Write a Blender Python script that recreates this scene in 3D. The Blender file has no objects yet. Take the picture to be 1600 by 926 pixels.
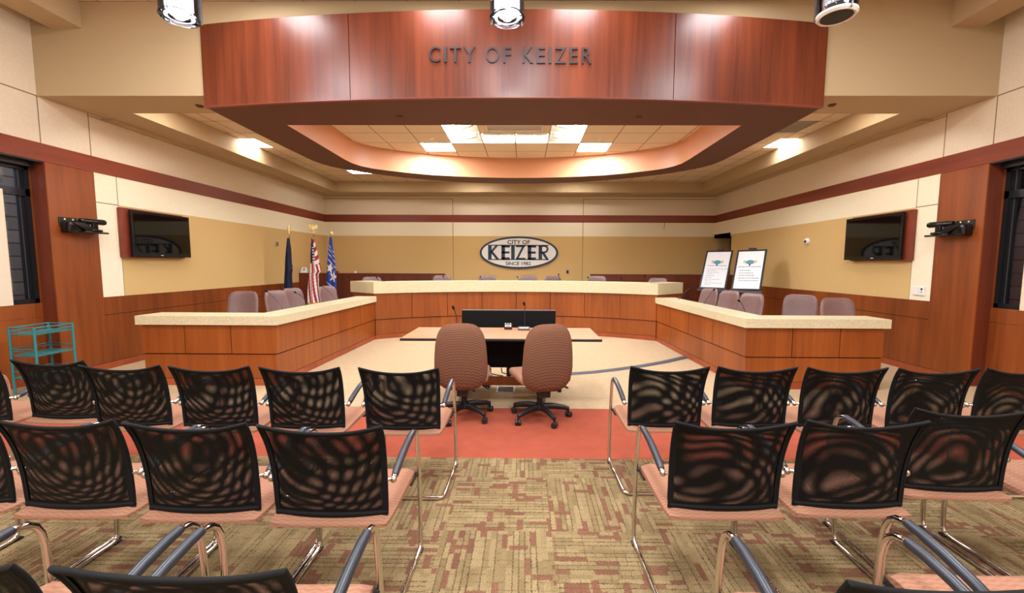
import bpy, bmesh, math, random
from mathutils import Vector, Matrix
random.seed(7)
scene = bpy.context.scene
COL = scene.collection
PI = math.pi

# ------------------------------------------------------------------ camera constants (frame 1600 x 926)
F, PITCH, YAW, ROLL = 668.349, 0.085266, 0.010231, 0.003986
U0, V0 = 811.69, 470.48
CAM = Vector((0.16805, 0.0, 1.5))
_f = Vector((-math.sin(YAW)*math.cos(PITCH), math.cos(YAW)*math.cos(PITCH), -math.sin(PITCH)))
_r = Vector((math.cos(YAW), math.sin(YAW), 0))
_u = _r.cross(_f)
RT = _r*math.cos(ROLL) + _u*math.sin(ROLL)
UP = -_r*math.sin(ROLL) + _u*math.cos(ROLL)
def at(u, v, Y):
    D = _f + RT*((u-U0)/F) - UP*((v-V0)/F)
    return CAM + D*(Y/D.y)
def atx(u, v, X):
    D = _f + RT*((u-U0)/F) - UP*((v-V0)/F)
    return CAM + D*((X-CAM.x)/D.x)
def atz(u, v, Z):
    D = _f + RT*((u-U0)/F) - UP*((v-V0)/F)
    return CAM + D*((Z-CAM.z)/D.z)

# ------------------------------------------------------------------ materials
def lin(c):
    return tuple(((x/255)/12.92 if x/255 <= 0.04045 else ((x/255+0.055)/1.055)**2.4) for x in c)
def newmat(name):
    m = bpy.data.materials.new(name); m.use_nodes = True
    nt = m.node_tree; b = nt.nodes['Principled BSDF']
    return m, nt, b
def N(nt, t, **kw):
    n = nt.nodes.new(t)
    for k, v in kw.items(): setattr(n, k, v)
    return n
def plain(name, c, rough=0.6, metal=0.0, spec=0.5, bump=0.0, bscale=60, var=0.0, vscale=8, coat=0.0, sheen=0.0):
    m, nt, b = newmat(name)
    b.inputs['Base Color'].default_value = (*lin(c), 1)
    b.inputs['Roughness'].default_value = rough
    b.inputs['Metallic'].default_value = metal
    b.inputs['Specular IOR Level'].default_value = spec
    b.inputs['Coat Weight'].default_value = coat
    b.inputs['Sheen Weight'].default_value = sheen
    tc = N(nt, 'ShaderNodeTexCoord')
    if var:
        nz = N(nt, 'ShaderNodeTexNoise'); nz.inputs['Scale'].default_value = vscale; nz.inputs['Detail'].default_value = 5
        nt.links.new(tc.outputs['Object'], nz.inputs['Vector'])
        cr = N(nt, 'ShaderNodeValToRGB')
        cr.color_ramp.elements[0].position = 0.3; cr.color_ramp.elements[1].position = 0.7
        cr.color_ramp.elements[0].color = (*[x*(1-var) for x in lin(c)], 1)
        cr.color_ramp.elements[1].color = (*[min(1, x*(1+var)) for x in lin(c)], 1)
        nt.links.new(nz.outputs['Fac'], cr.inputs['Fac']); nt.links.new(cr.outputs['Color'], b.inputs['Base Color'])
    if bump:
        nz = N(nt, 'ShaderNodeTexNoise'); nz.inputs['Scale'].default_value = bscale; nz.inputs['Detail'].default_value = 3
        nt.links.new(tc.outputs['Object'], nz.inputs['Vector'])
        bp = N(nt, 'ShaderNodeBump'); bp.inputs['Strength'].default_value = bump; bp.inputs['Distance'].default_value = 0.005
        nt.links.new(nz.outputs['Fac'], bp.inputs['Height']); nt.links.new(bp.outputs['Normal'], b.inputs['Normal'])
    return m
def wood(name, c1, c2, rough=0.38, axis='Z', stretch=16.0, spec=0.5, coat=0.0):
    m, nt, b = newmat(name)
    tc = N(nt, 'ShaderNodeTexCoord'); mp = N(nt, 'ShaderNodeMapping')
    s = {'X': (0.5, stretch, stretch), 'Y': (stretch, .5, stretch), 'Z': (stretch, stretch, .5)}[axis]
    mp.inputs['Scale'].default_value = s
    nt.links.new(tc.outputs['Object'], mp.inputs['Vector'])
    n1 = N(nt, 'ShaderNodeTexNoise'); n1.inputs['Scale'].default_value = 1.0; n1.inputs['Detail'].default_value = 8; n1.inputs['Roughness'].default_value = 0.7
    n1.inputs['Distortion'].default_value = 0.4
    nt.links.new(mp.outputs['Vector'], n1.inputs['Vector'])
    mp2 = N(nt, 'ShaderNodeMapping'); mp2.inputs['Scale'].default_value = tuple(0.16*x if x > 1 else x*0.7 for x in s)
    nt.links.new(tc.outputs['Object'], mp2.inputs['Vector'])
    n2 = N(nt, 'ShaderNodeTexNoise'); n2.inputs['Scale'].default_value = 1.0; n2.inputs['Detail'].default_value = 3
    nt.links.new(mp2.outputs['Vector'], n2.inputs['Vector'])
    ad = N(nt, 'ShaderNodeMath', operation='ADD'); nt.links.new(n1.outputs['Fac'], ad.inputs[0]); nt.links.new(n2.outputs['Fac'], ad.inputs[1])
    hf = N(nt, 'ShaderNodeMath', operation='MULTIPLY'); hf.inputs[1].default_value = 0.5; nt.links.new(ad.outputs[0], hf.inputs[0])
    cr = N(nt, 'ShaderNodeValToRGB')
    cr.color_ramp.elements[0].position = 0.37; cr.color_ramp.elements[1].position = 0.63
    cr.color_ramp.elements[0].color = (*lin(c1), 1); cr.color_ramp.elements[1].color = (*lin(c2), 1)
    nt.links.new(hf.outputs[0], cr.inputs['Fac']); nt.links.new(cr.outputs['Color'], b.inputs['Base Color'])
    b.inputs['Roughness'].default_value = rough; b.inputs['Specular IOR Level'].default_value = spec
    b.inputs['Coat Weight'].default_value = coat; b.inputs['Coat Roughness'].default_value = 0.3
    bp = N(nt, 'ShaderNodeBump'); bp.inputs['Strength'].default_value = 0.06; bp.inputs['Distance'].default_value = 0.003
    nt.links.new(n1.outputs['Fac'], bp.inputs['Height']); nt.links.new(bp.outputs['Normal'], b.inputs['Normal'])
    return m
def emit(name, c, strength):
    m = bpy.data.materials.new(name); m.use_nodes = True; nt = m.node_tree; nt.nodes.clear()
    e = N(nt, 'ShaderNodeEmission'); e.inputs['Color'].default_value = (*c, 1); e.inputs['Strength'].default_value = strength
    o = N(nt, 'ShaderNodeOutputMaterial'); nt.links.new(e.outputs[0], o.inputs['Surface'])
    return m

M = {}
M['cream'] = plain('cream_panel', (228, 212, 188), 0.9, bump=0.25, bscale=160, var=0.05, vscale=60, spec=0.2)
M['cream_low'] = plain('pale_cream_panel', (246, 236, 208), 0.9, bump=0.25, bscale=160, var=0.05, vscale=60, spec=0.2)
M['gold'] = plain('gold_fabric_panel', (216, 182, 124), 0.9, bump=0.2, bscale=180, var=0.04, vscale=70, spec=0.2)
M['beige'] = plain('beige_paint', (188, 164, 128), 0.75, bump=0.3, bscale=90, spec=0.3)
M['copper'] = plain('copper_paint', (214, 150, 108), 0.45, spec=0.4)
M['brown'] = plain('brown_soffit_paint', (98, 60, 46), 0.6, spec=0.3)
M['seam'] = plain('dark_joint', (34, 18, 10), 0.9)
M['joint'] = plain('panel_joint', (140, 118, 84), 0.9)
M['wood_wall'] = wood('cherry_wall_veneer', (106, 48, 14), (152, 78, 28), 0.4, 'Z', 10)
M['wood_shaded'] = wood('shaded_cherry_veneer', (84, 34, 18), (116, 52, 28), 0.42, 'Z', 10)  # cherry darkened for the shade on ramp walls and pilaster sides
M['wood_trim'] = wood('dark_cherry_trim', (108, 44, 28), (138, 62, 40), 0.4, 'X', 10)
M['wood_trim_y'] = wood('dark_cherry_trim_side', (112, 48, 28), (144, 66, 42), 0.4, 'Y', 10)
M['wood_desk'] = wood('honey_cherry_veneer', (122, 58, 18), (160, 86, 34), 0.36, 'Z', 11)
M['wood_base'] = wood('cherry_plinth', (140, 62, 30), (166, 82, 42), 0.4, 'Z', 8)
M['wood_fascia'] = wood('red_cherry_veneer', (82, 34, 18), (128, 60, 34), 0.33, 'Z', 13, 0.5, 0.0)
M['wood_top'] = wood('table_laminate', (182, 122, 82), (202, 142, 100), 0.35, 'X', 14)
M['stone'] = plain('speckled_counter', (208, 197, 162), 0.35, bump=0.0, var=0.12, vscale=55)
M['carpet_beige'] = plain('beige_carpet', (184, 158, 126), 0.95, bump=0.5, bscale=260, var=0.06, vscale=14, spec=0.1)
M['carpet_orange'] = plain('coral_carpet', (160, 80, 60), 0.95, bump=0.5, bscale=260, var=0.07, vscale=9, spec=0.1)
M['black'] = plain('black_plastic', (26, 26, 28), 0.45)
M['black_matte'] = plain('black_matte', (10, 10, 11), 0.7, spec=0.2)
M['frame_black'] = plain('black_window_frame', (22, 24, 28), 0.35)
M['gloss'] = plain('black_glass_screen', (4, 4, 5), 0.04, spec=0.35)
M['bezel'] = plain('gloss_black_bezel', (14, 14, 15), 0.12)
M['hem'] = plain('black_hem_fabric', (14, 14, 15), 0.75, spec=0.25)
M['chrome'] = plain('chrome', (214, 210, 206), 0.12, metal=1.0)
M['pad'] = plain('dark_rubber_armpad', (42, 46, 56), 0.35)
M['white'] = plain('white_plastic', (235, 235, 232), 0.4)
M['paper'] = plain('poster_paper', (238, 240, 246), 0.6)
M['ink'] = plain('grey_print', (120, 126, 146), 0.8)
M['ink2'] = plain('pale_grey_print', (176, 180, 190), 0.8)
M['teal'] = plain('teal_enamel', (44, 124, 126), 0.4)
M['teal_print'] = plain('teal_print', (86, 150, 160), 0.7)
M['tan_print'] = plain('tan_print', (206, 190, 150), 0.7)
M['navy'] = plain('navy_enamel', (30, 54, 80), 0.4)
M['navy_flag'] = plain('navy_flag_cloth', (18, 28, 58), 0.8)
M['blue_flag'] = plain('royal_blue_flag_cloth', (24, 62, 160), 0.7)
M['red_flag'] = plain('red_flag_cloth', (164, 28, 44), 0.8)
M['white_flag'] = plain('white_flag_cloth', (232, 226, 222), 0.8)
M['gold_metal'] = plain('polished_gold', (246, 226, 160), 0.25, metal=0.4)
M['gold_cloth'] = plain('gold_fringe', (214, 168, 62), 0.7)
M['sign_white'] = plain('sign_white', (244, 244, 242), 0.5)
M['letter'] = plain('dark_bronze_metal', (70, 62, 62), 0.4, metal=0.6)
M['pole_wood'] = plain('flagpole_oak', (150, 108, 60), 0.4)
M['mauve'] = plain('mauve_vinyl', (120, 90, 86), 0.42, bump=0.15, bscale=120, var=0.05, vscale=20)
M['grey_metal'] = plain('grey_metal', (120, 122, 126), 0.35, metal=0.8)
M['grille'] = plain('vent_grille', (150, 140, 124), 0.6)
M['ramp'] = plain('grey_rubber_cable_cover', (72, 72, 78), 0.7)
M['trim_white'] = plain('fixture_white', (230, 226, 216), 0.5)
M['glass_lit'] = emit('lit_diffuser', (0.90, 0.95, 1.0), 62.0)
M['glass_lit2'] = emit('lit_side_diffuser', (1.0, 0.95, 0.88), 34.0)
M['pend_lit'] = emit('lit_pendant_core', (0.95, 0.97, 1.0), 8.0)

def glass(name, tint=(1, 1, 1), rough=0.0, mixf=0.12):
    m = bpy.data.materials.new(name); m.use_nodes = True; nt = m.node_tree; nt.nodes.clear()
    t = N(nt, 'ShaderNodeBsdfTransparent'); t.inputs['Color'].default_value = (*tint, 1)
    g = N(nt, 'ShaderNodeBsdfGlossy'); g.inputs['Roughness'].default_value = rough
    fr = N(nt, 'ShaderNodeFresnel'); fr.inputs['IOR'].default_value = 1.5
    a = N(nt, 'ShaderNodeMath', operation='ADD'); a.inputs[1].default_value = mixf; nt.links.new(fr.outputs[0], a.inputs[0])
    mx = N(nt, 'ShaderNodeMixShader'); nt.links.new(a.outputs[0], mx.inputs[0]); nt.links.new(t.outputs[0], mx.inputs[1]); nt.links.new(g.outputs[0], mx.inputs[2])
    o = N(nt, 'ShaderNodeOutputMaterial'); nt.links.new(mx.outputs[0], o.inputs['Surface'])
    return m
M['glass'] = glass('window_glass', (0.8, 0.84, 0.88), 0.0, 0.0)
M['acrylic'] = glass('clear_acrylic', (0.93, 0.95, 1.0), 0.05, 0.0)

def tile_mat():
    m, nt, b = newmat('ceiling_tile')
    tc = N(nt, 'ShaderNodeTexCoord'); sp = N(nt, 'ShaderNodeSeparateXYZ'); nt.links.new(tc.outputs['Object'], sp.inputs[0])
    outs = []
    for ax, off in (('X', TX), ('Y', TY)):
        a = N(nt, 'ShaderNodeMath', operation='SUBTRACT'); a.inputs[1].default_value = off - 20*TS; nt.links.new(sp.outputs[ax], a.inputs[0])
        d = N(nt, 'ShaderNodeMath', operation='DIVIDE'); d.inputs[1].default_value = TS; nt.links.new(a.outputs[0], d.inputs[0])
        fr = N(nt, 'ShaderNodeMath', operation='FRACT'); nt.links.new(d.outputs[0], fr.inputs[0])
        s = N(nt, 'ShaderNodeMath', operation='SUBTRACT'); s.inputs[1].default_value = 0.5; nt.links.new(fr.outputs[0], s.inputs[0])
        ab = N(nt, 'ShaderNodeMath', operation='ABSOLUTE'); nt.links.new(s.outputs[0], ab.inputs[0])
        g = N(nt, 'ShaderNodeMath', operation='GREATER_THAN'); g.inputs[1].default_value = 0.486; nt.links.new(ab.outputs[0], g.inputs[0])
        outs.append(g)
    mx = N(nt, 'ShaderNodeMath', operation='MAXIMUM'); nt.links.new(outs[0].outputs[0], mx.inputs[0]); nt.links.new(outs[1].outputs[0], mx.inputs[1])
    nz = N(nt, 'ShaderNodeTexNoise'); nz.inputs['Scale'].default_value = 60; nt.links.new(tc.outputs['Object'], nz.inputs['Vector'])
    c0 = N(nt, 'ShaderNodeMixRGB'); c0.inputs[1].default_value = (*lin((214, 190, 160)), 1); c0.inputs[2].default_value = (*lin((232, 212, 184)), 1)
    nt.links.new(nz.outputs['Fac'], c0.inputs[0])
    c = N(nt, 'ShaderNodeMixRGB'); c.inputs[2].default_value = (*lin((150, 116, 84)), 1)
    nt.links.new(mx.outputs[0], c.inputs[0]); nt.links.new(c0.outputs[0], c.inputs[1]); nt.links.new(c.outputs[0], b.inputs['Base Color'])
    b.inputs['Roughness'].default_value = 0.9
    return m
TS, TX, TY = 0.6122, -0.005, 7.755
M['tile'] = tile_mat()

def carpet_mat():
    m, nt, b = newmat('patterned_carpet')
    L = nt.links.new
    tc = N(nt, 'ShaderNodeTexCoord'); sp = N(nt, 'ShaderNodeSeparateXYZ'); L(tc.outputs['Object'], sp.inputs[0])
    def mth(op, a, bb=None):
        n = N(nt, 'ShaderNodeMath', operation=op)
        for i, x in enumerate((a, bb)):
            if x is None: continue
            if isinstance(x, (int, float)): n.inputs[i].default_value = x
            else: L(x, n.inputs[i])
        return n.outputs[0]
    wn0 = N(nt, 'ShaderNodeTexNoise'); wn0.inputs['Scale'].default_value = 95; wn0.inputs['Detail'].default_value = 2; L(tc.outputs['Object'], wn0.inputs['Vector'])
    wob = mth('MULTIPLY', mth('SUBTRACT', wn0.outputs['Fac'], 0.5), 0.022)
    x = mth('ADD', mth('ADD', sp.outputs['X'], 60.67), wob); y = mth('ADD', mth('ADD', sp.outputs['Y'], 58.7), wob)
    T = 0.61
    ix = mth('FLOOR', mth('DIVIDE', x, T)); iy = mth('FLOOR', mth('DIVIDE', y, T))
    par = mth('MODULO', mth('ADD', ix, iy), 2.0)       # 0 / 1
    inv = mth('SUBTRACT', 1.0, par)
    # along / across coordinate of the tile
    al = mth('ADD', mth('MULTIPLY', x, par), mth('MULTIPLY', y, inv))
    ac = mth('ADD', mth('MULTIPLY', y, par), mth('MULTIPLY', x, inv))
    def cellnoise(u, v, w):
        cb = N(nt, 'ShaderNodeCombineXYZ'); L(u, cb.inputs[0]); L(v, cb.inputs[1])
        if isinstance(w, (int, float)): cb.inputs[2].default_value = w
        else: L(w, cb.inputs[2])
        wn = N(nt, 'ShaderNodeTexWhiteNoise'); wn.noise_dimensions = '3D'; L(cb.outputs[0], wn.inputs['Vector'])
        return wn.outputs['Value']
    row = mth('FLOOR', mth('DIVIDE', ac, 0.0305))
    jit = cellnoise(row, row, par)
    seg = mth('FLOOR', mth('ADD', mth('DIVIDE', al, 0.12), mth('MULTIPLY', jit, 7.0)))
    v1 = cellnoise(row, seg, 1.5)
    # cross patches
    rowb = mth('FLOOR', mth('DIVIDE', al, 0.036)); segb = mth('FLOOR', mth('ADD', mth('DIVIDE', ac, 0.10), mth('MULTIPLY', cellnoise(rowb, rowb, 3.0), 5.0)))
    v2 = cellnoise(rowb, segb, 4.5)
    red1 = mth('GREATER_THAN', v1, 0.89); red2 = mth('GREATER_THAN', v2, 0.93)
    red = mth('MAXIMUM', red1, red2)
    # fine lines across
    frl = mth('FRACT', mth('DIVIDE', ac, 0.0305)); line = mth('LESS_THAN', frl, 0.13)
    lsel = mth('GREATER_THAN', jit, 0.35); line = mth('MULTIPLY', line, lsel)
    lin2 = mth('FRACT', mth('DIVIDE', ac, 0.0102)); 
    nz = N(nt, 'ShaderNodeTexNoise'); nz.inputs['Scale'].default_value = 150; nz.inputs['Detail'].default_value = 4; nz.inputs['Roughness'].default_value = 0.8; L(tc.outputs['Object'], nz.inputs['Vector'])
    nl = N(nt, 'ShaderNodeTexNoise'); nl.inputs['Scale'].default_value = 5; nl.inputs['Detail'].default_value = 3; L(tc.outputs['Object'], nl.inputs['Vector'])
    def mix(f, a, bb):
        n = N(nt, 'ShaderNodeMixRGB')
        for i, xx in enumerate((f, a, bb)):
            if isinstance(xx, tuple): n.inputs[i].default_value = (*lin(xx), 1)
            elif isinstance(xx, (int, float)): n.inputs[i].default_value = xx
            else: L(xx, n.inputs[i])
        return n.outputs[0]
    base = mix(cellnoise(row, seg, 7.0), (128, 110, 78), (154, 134, 98))
    base = mix(mth('MULTIPLY', mth('LESS_THAN', lin2, 0.3), 0.35), base, (120, 92, 60))
    base = mix(mth('MULTIPLY', line, 0.85), base, (70, 50, 34))
    cl = mth('LESS_THAN', mth('FRACT', mth('DIVIDE', al, 0.0508)), 0.08); cs_ = mth('GREATER_THAN', cellnoise(mth('FLOOR', mth('DIVIDE', al, 0.0508)), seg, 11.0), 0.45)
    base = mix(mth('MULTIPLY', mth('MULTIPLY', cl, cs_), 0.5), base, (84, 62, 42))
    edge = mth('MULTIPLY', red, mth('ADD', 0.5, mth('MULTIPLY', mth('GREATER_THAN', mth('FRACT', mth('DIVIDE', ac, 0.0102)), 0.35), 0.38)))
    base = mix(edge, base, (112, 68, 56))
    sc = mth('ADD', mth('MULTIPLY', nz.outputs['Fac'], 2.4), -0.22)
    sc = mth('MULTIPLY', sc, mth('ADD', mth('MULTIPLY', nl.outputs['Fac'], 0.3), 0.85))
    mu = N(nt, 'ShaderNodeMixRGB', blend_type='MULTIPLY'); mu.inputs[0].default_value = 1.0; L(base, mu.inputs[1])
    cbn = N(nt, 'ShaderNodeCombineXYZ'); L(sc, cbn.inputs[0]); L(sc, cbn.inputs[1]); L(sc, cbn.inputs[2]); L(cbn.outputs[0], mu.inputs[2])
    L(mu.outputs[0], b.inputs['Base Color'])
    b.inputs['Roughness'].default_value = 0.97; b.inputs['Specular IOR Level'].default_value = 0.1
    bp = N(nt, 'ShaderNodeBump'); bp.inputs['Strength'].default_value = 0.5; bp.inputs['Distance'].default_value = 0.004
    L(nz.outputs['Fac'], bp.inputs['Height']); L(bp.outputs['Normal'], b.inputs['Normal'])
    return m
M['carpet_pat'] = carpet_mat()

def zig_mat(name, c1, c2, scale=55, sheen=0.2):
    m, nt, b = newmat(name); L = nt.links.new
    tc = N(nt, 'ShaderNodeTexCoord'); sp = N(nt, 'ShaderNodeSeparateXYZ'); L(tc.outputs['Object'], sp.inputs[0])
    def mth(op, a, bb=None):
        n = N(nt, 'ShaderNodeMath', operation=op)
        for i, x in enumerate((a, bb)):
            if x is None: continue
            if isinstance(x, (int, float)): n.inputs[i].default_value = x
            else: L(x, n.inputs[i])
        return n.outputs[0]
    yz = mth('ADD', sp.outputs['Y'], sp.outputs['Z'])
    tri = mth('PINGPONG', mth('ADD', sp.outputs['X'], 10.0), 0.022)
    w = mth('SINE', mth('MULTIPLY', mth('ADD', yz, mth('MULTIPLY', tri, 0.45)), 2*PI*scale))
    f = mth('ADD', mth('MULTIPLY', w, 0.5), 0.5)
    nz = N(nt, 'ShaderNodeTexNoise'); nz.inputs['Scale'].default_value = 90; nz.inputs['Detail'].default_value = 3; L(tc.outputs['Object'], nz.inputs['Vector'])
    f = mth('ADD', mth('MULTIPLY', f, 0.7), mth('MULTIPLY', nz.outputs['Fac'], 0.3))
    c = N(nt, 'ShaderNodeMixRGB'); c.inputs[1].default_value = (*lin(c1), 1); c.inputs[2].default_value = (*lin(c2), 1); L(f, c.inputs[0])
    L(c.outputs[0], b.inputs['Base Color']); b.inputs['Roughness'].default_value = 0.92; b.inputs['Specular IOR Level'].default_value = 0.15
    bp = N(nt, 'ShaderNodeBump'); bp.inputs['Strength'].default_value = 0.3; bp.inputs['Distance'].default_value = 0.003
    L(f, bp.inputs['Height']); L(bp.outputs['Normal'], b.inputs['Normal'])
    return m
M['seat_cloth'] = zig_mat('terracotta_zigzag_cloth', (148, 106, 84), (172, 124, 100), 48)
M['chair_cloth'] = zig_mat('brown_zigzag_cloth', (100, 66, 50), (134, 94, 74), 42)

def mesh_mat(name, period, rot, openv):
    m = bpy.data.materials.new(name); m.use_nodes = True; nt = m.node_tree; L = nt.links.new
    b = nt.nodes['Principled BSDF']
    b.inputs['Base Color'].default_value = (*lin((9, 9, 10)), 1); b.inputs['Roughness'].default_value = 0.6; b.inputs['Specular IOR Level'].default_value = 0.25
    uv = N(nt, 'ShaderNodeUVMap'); mp = N(nt, 'ShaderNodeMapping'); mp.inputs['Rotation'].default_value = (0, 0, rot)
    wz = N(nt, 'ShaderNodeTexNoise'); wz.inputs['Scale'].default_value = 2.6; wz.inputs['Detail'].default_value = 1.0
    oi = N(nt, 'ShaderNodeObjectInfo'); av = N(nt, 'ShaderNodeVectorMath', operation='ADD'); L(uv.outputs[0], av.inputs[0])
    sc_ = N(nt, 'ShaderNodeVectorMath', operation='SCALE'); L(oi.outputs['Location'], sc_.inputs[0]); sc_.inputs['Scale'].default_value = 3.7; L(sc_.outputs[0], av.inputs[1]); L(av.outputs[0], wz.inputs['Vector'])
    s2_ = N(nt, 'ShaderNodeVectorMath', operation='SCALE'); L(wz.outputs['Color'], s2_.inputs[0]); s2_.inputs['Scale'].default_value = 0.011 if rot else 0.0
    a2_ = N(nt, 'ShaderNodeVectorMath', operation='ADD'); L(uv.outputs[0], a2_.inputs[0]); L(s2_.outputs[0], a2_.inputs[1])
    L(a2_.outputs[0], mp.inputs[0]); sp = N(nt, 'ShaderNodeSeparateXYZ'); L(mp.outputs[0], sp.inputs[0])
    def mth(op, a, bb=None):
        n = N(nt, 'ShaderNodeMath', operation=op)
        for i, x in enumerate((a, bb)):
            if x is None: continue
            if isinstance(x, (int, float)): n.inputs[i].default_value = x
            else: L(x, n.inputs[i])
        return n.outputs[0]
    s1 = mth('SINE', mth('MULTIPLY', sp.outputs['X'], 2*PI/period)); s2 = mth('SINE', mth('MULTIPLY', sp.outputs['Y'], 2*PI/(period*1.25)))
    hole = mth('GREATER_THAN', mth('ADD', s1, s2), openv)
    tr = N(nt, 'ShaderNodeBsdfTransparent'); mx = N(nt, 'ShaderNodeMixShader')
    L(hole, mx.inputs[0]); L(b.outputs[0], mx.inputs[1]); L(tr.outputs[0], mx.inputs[2])
    o = nt.nodes['Material Output']; L(mx.outputs[0], o.inputs['Surface'])
    return m
M['mesh_front'] = mesh_mat('black_mesh_outer', 0.0030, 0.0, 0.95)
M['mesh_back'] = mesh_mat('black_mesh_inner', 0.00307, 0.035, 0.95)

def block_mat():
    m, nt, b = newmat('grey_block_wall'); L = nt.links.new
    tc = N(nt, 'ShaderNodeTexCoord'); mp = N(nt, 'ShaderNodeMapping'); mp.inputs['Rotation'].default_value = (PI/2, 0, PI/2)
    L(tc.outputs['Object'], mp.inputs[0])
    sp = N(nt, 'ShaderNodeSeparateXYZ'); L(tc.outputs['Object'], sp.inputs[0]); cb = N(nt, 'ShaderNodeCombineXYZ'); L(sp.outputs['Y'], cb.inputs[0]); L(sp.outputs['Z'], cb.inputs[1])
    br = N(nt, 'ShaderNodeTexBrick'); br.inputs['Scale'].default_value = 1.0; br.inputs['Brick Width'].default_value = 0.9; br.inputs['Row Height'].default_value = 0.2; br.inputs['Mortar Size'].default_value = 0.012
    br.inputs['Color1'].default_value = (*lin((120, 118, 116)), 1); br.inputs['Color2'].default_value = (*lin((100, 98, 98)), 1); br.inputs['Mortar'].default_value = (*lin((50, 50, 50)), 1)
    L(cb.outputs[0], br.inputs['Vector']); L(br.outputs['Color'], b.inputs['Base Color']); b.inputs['Roughness'].default_value = 0.9
    return m
M['block'] = block_mat()

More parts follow.
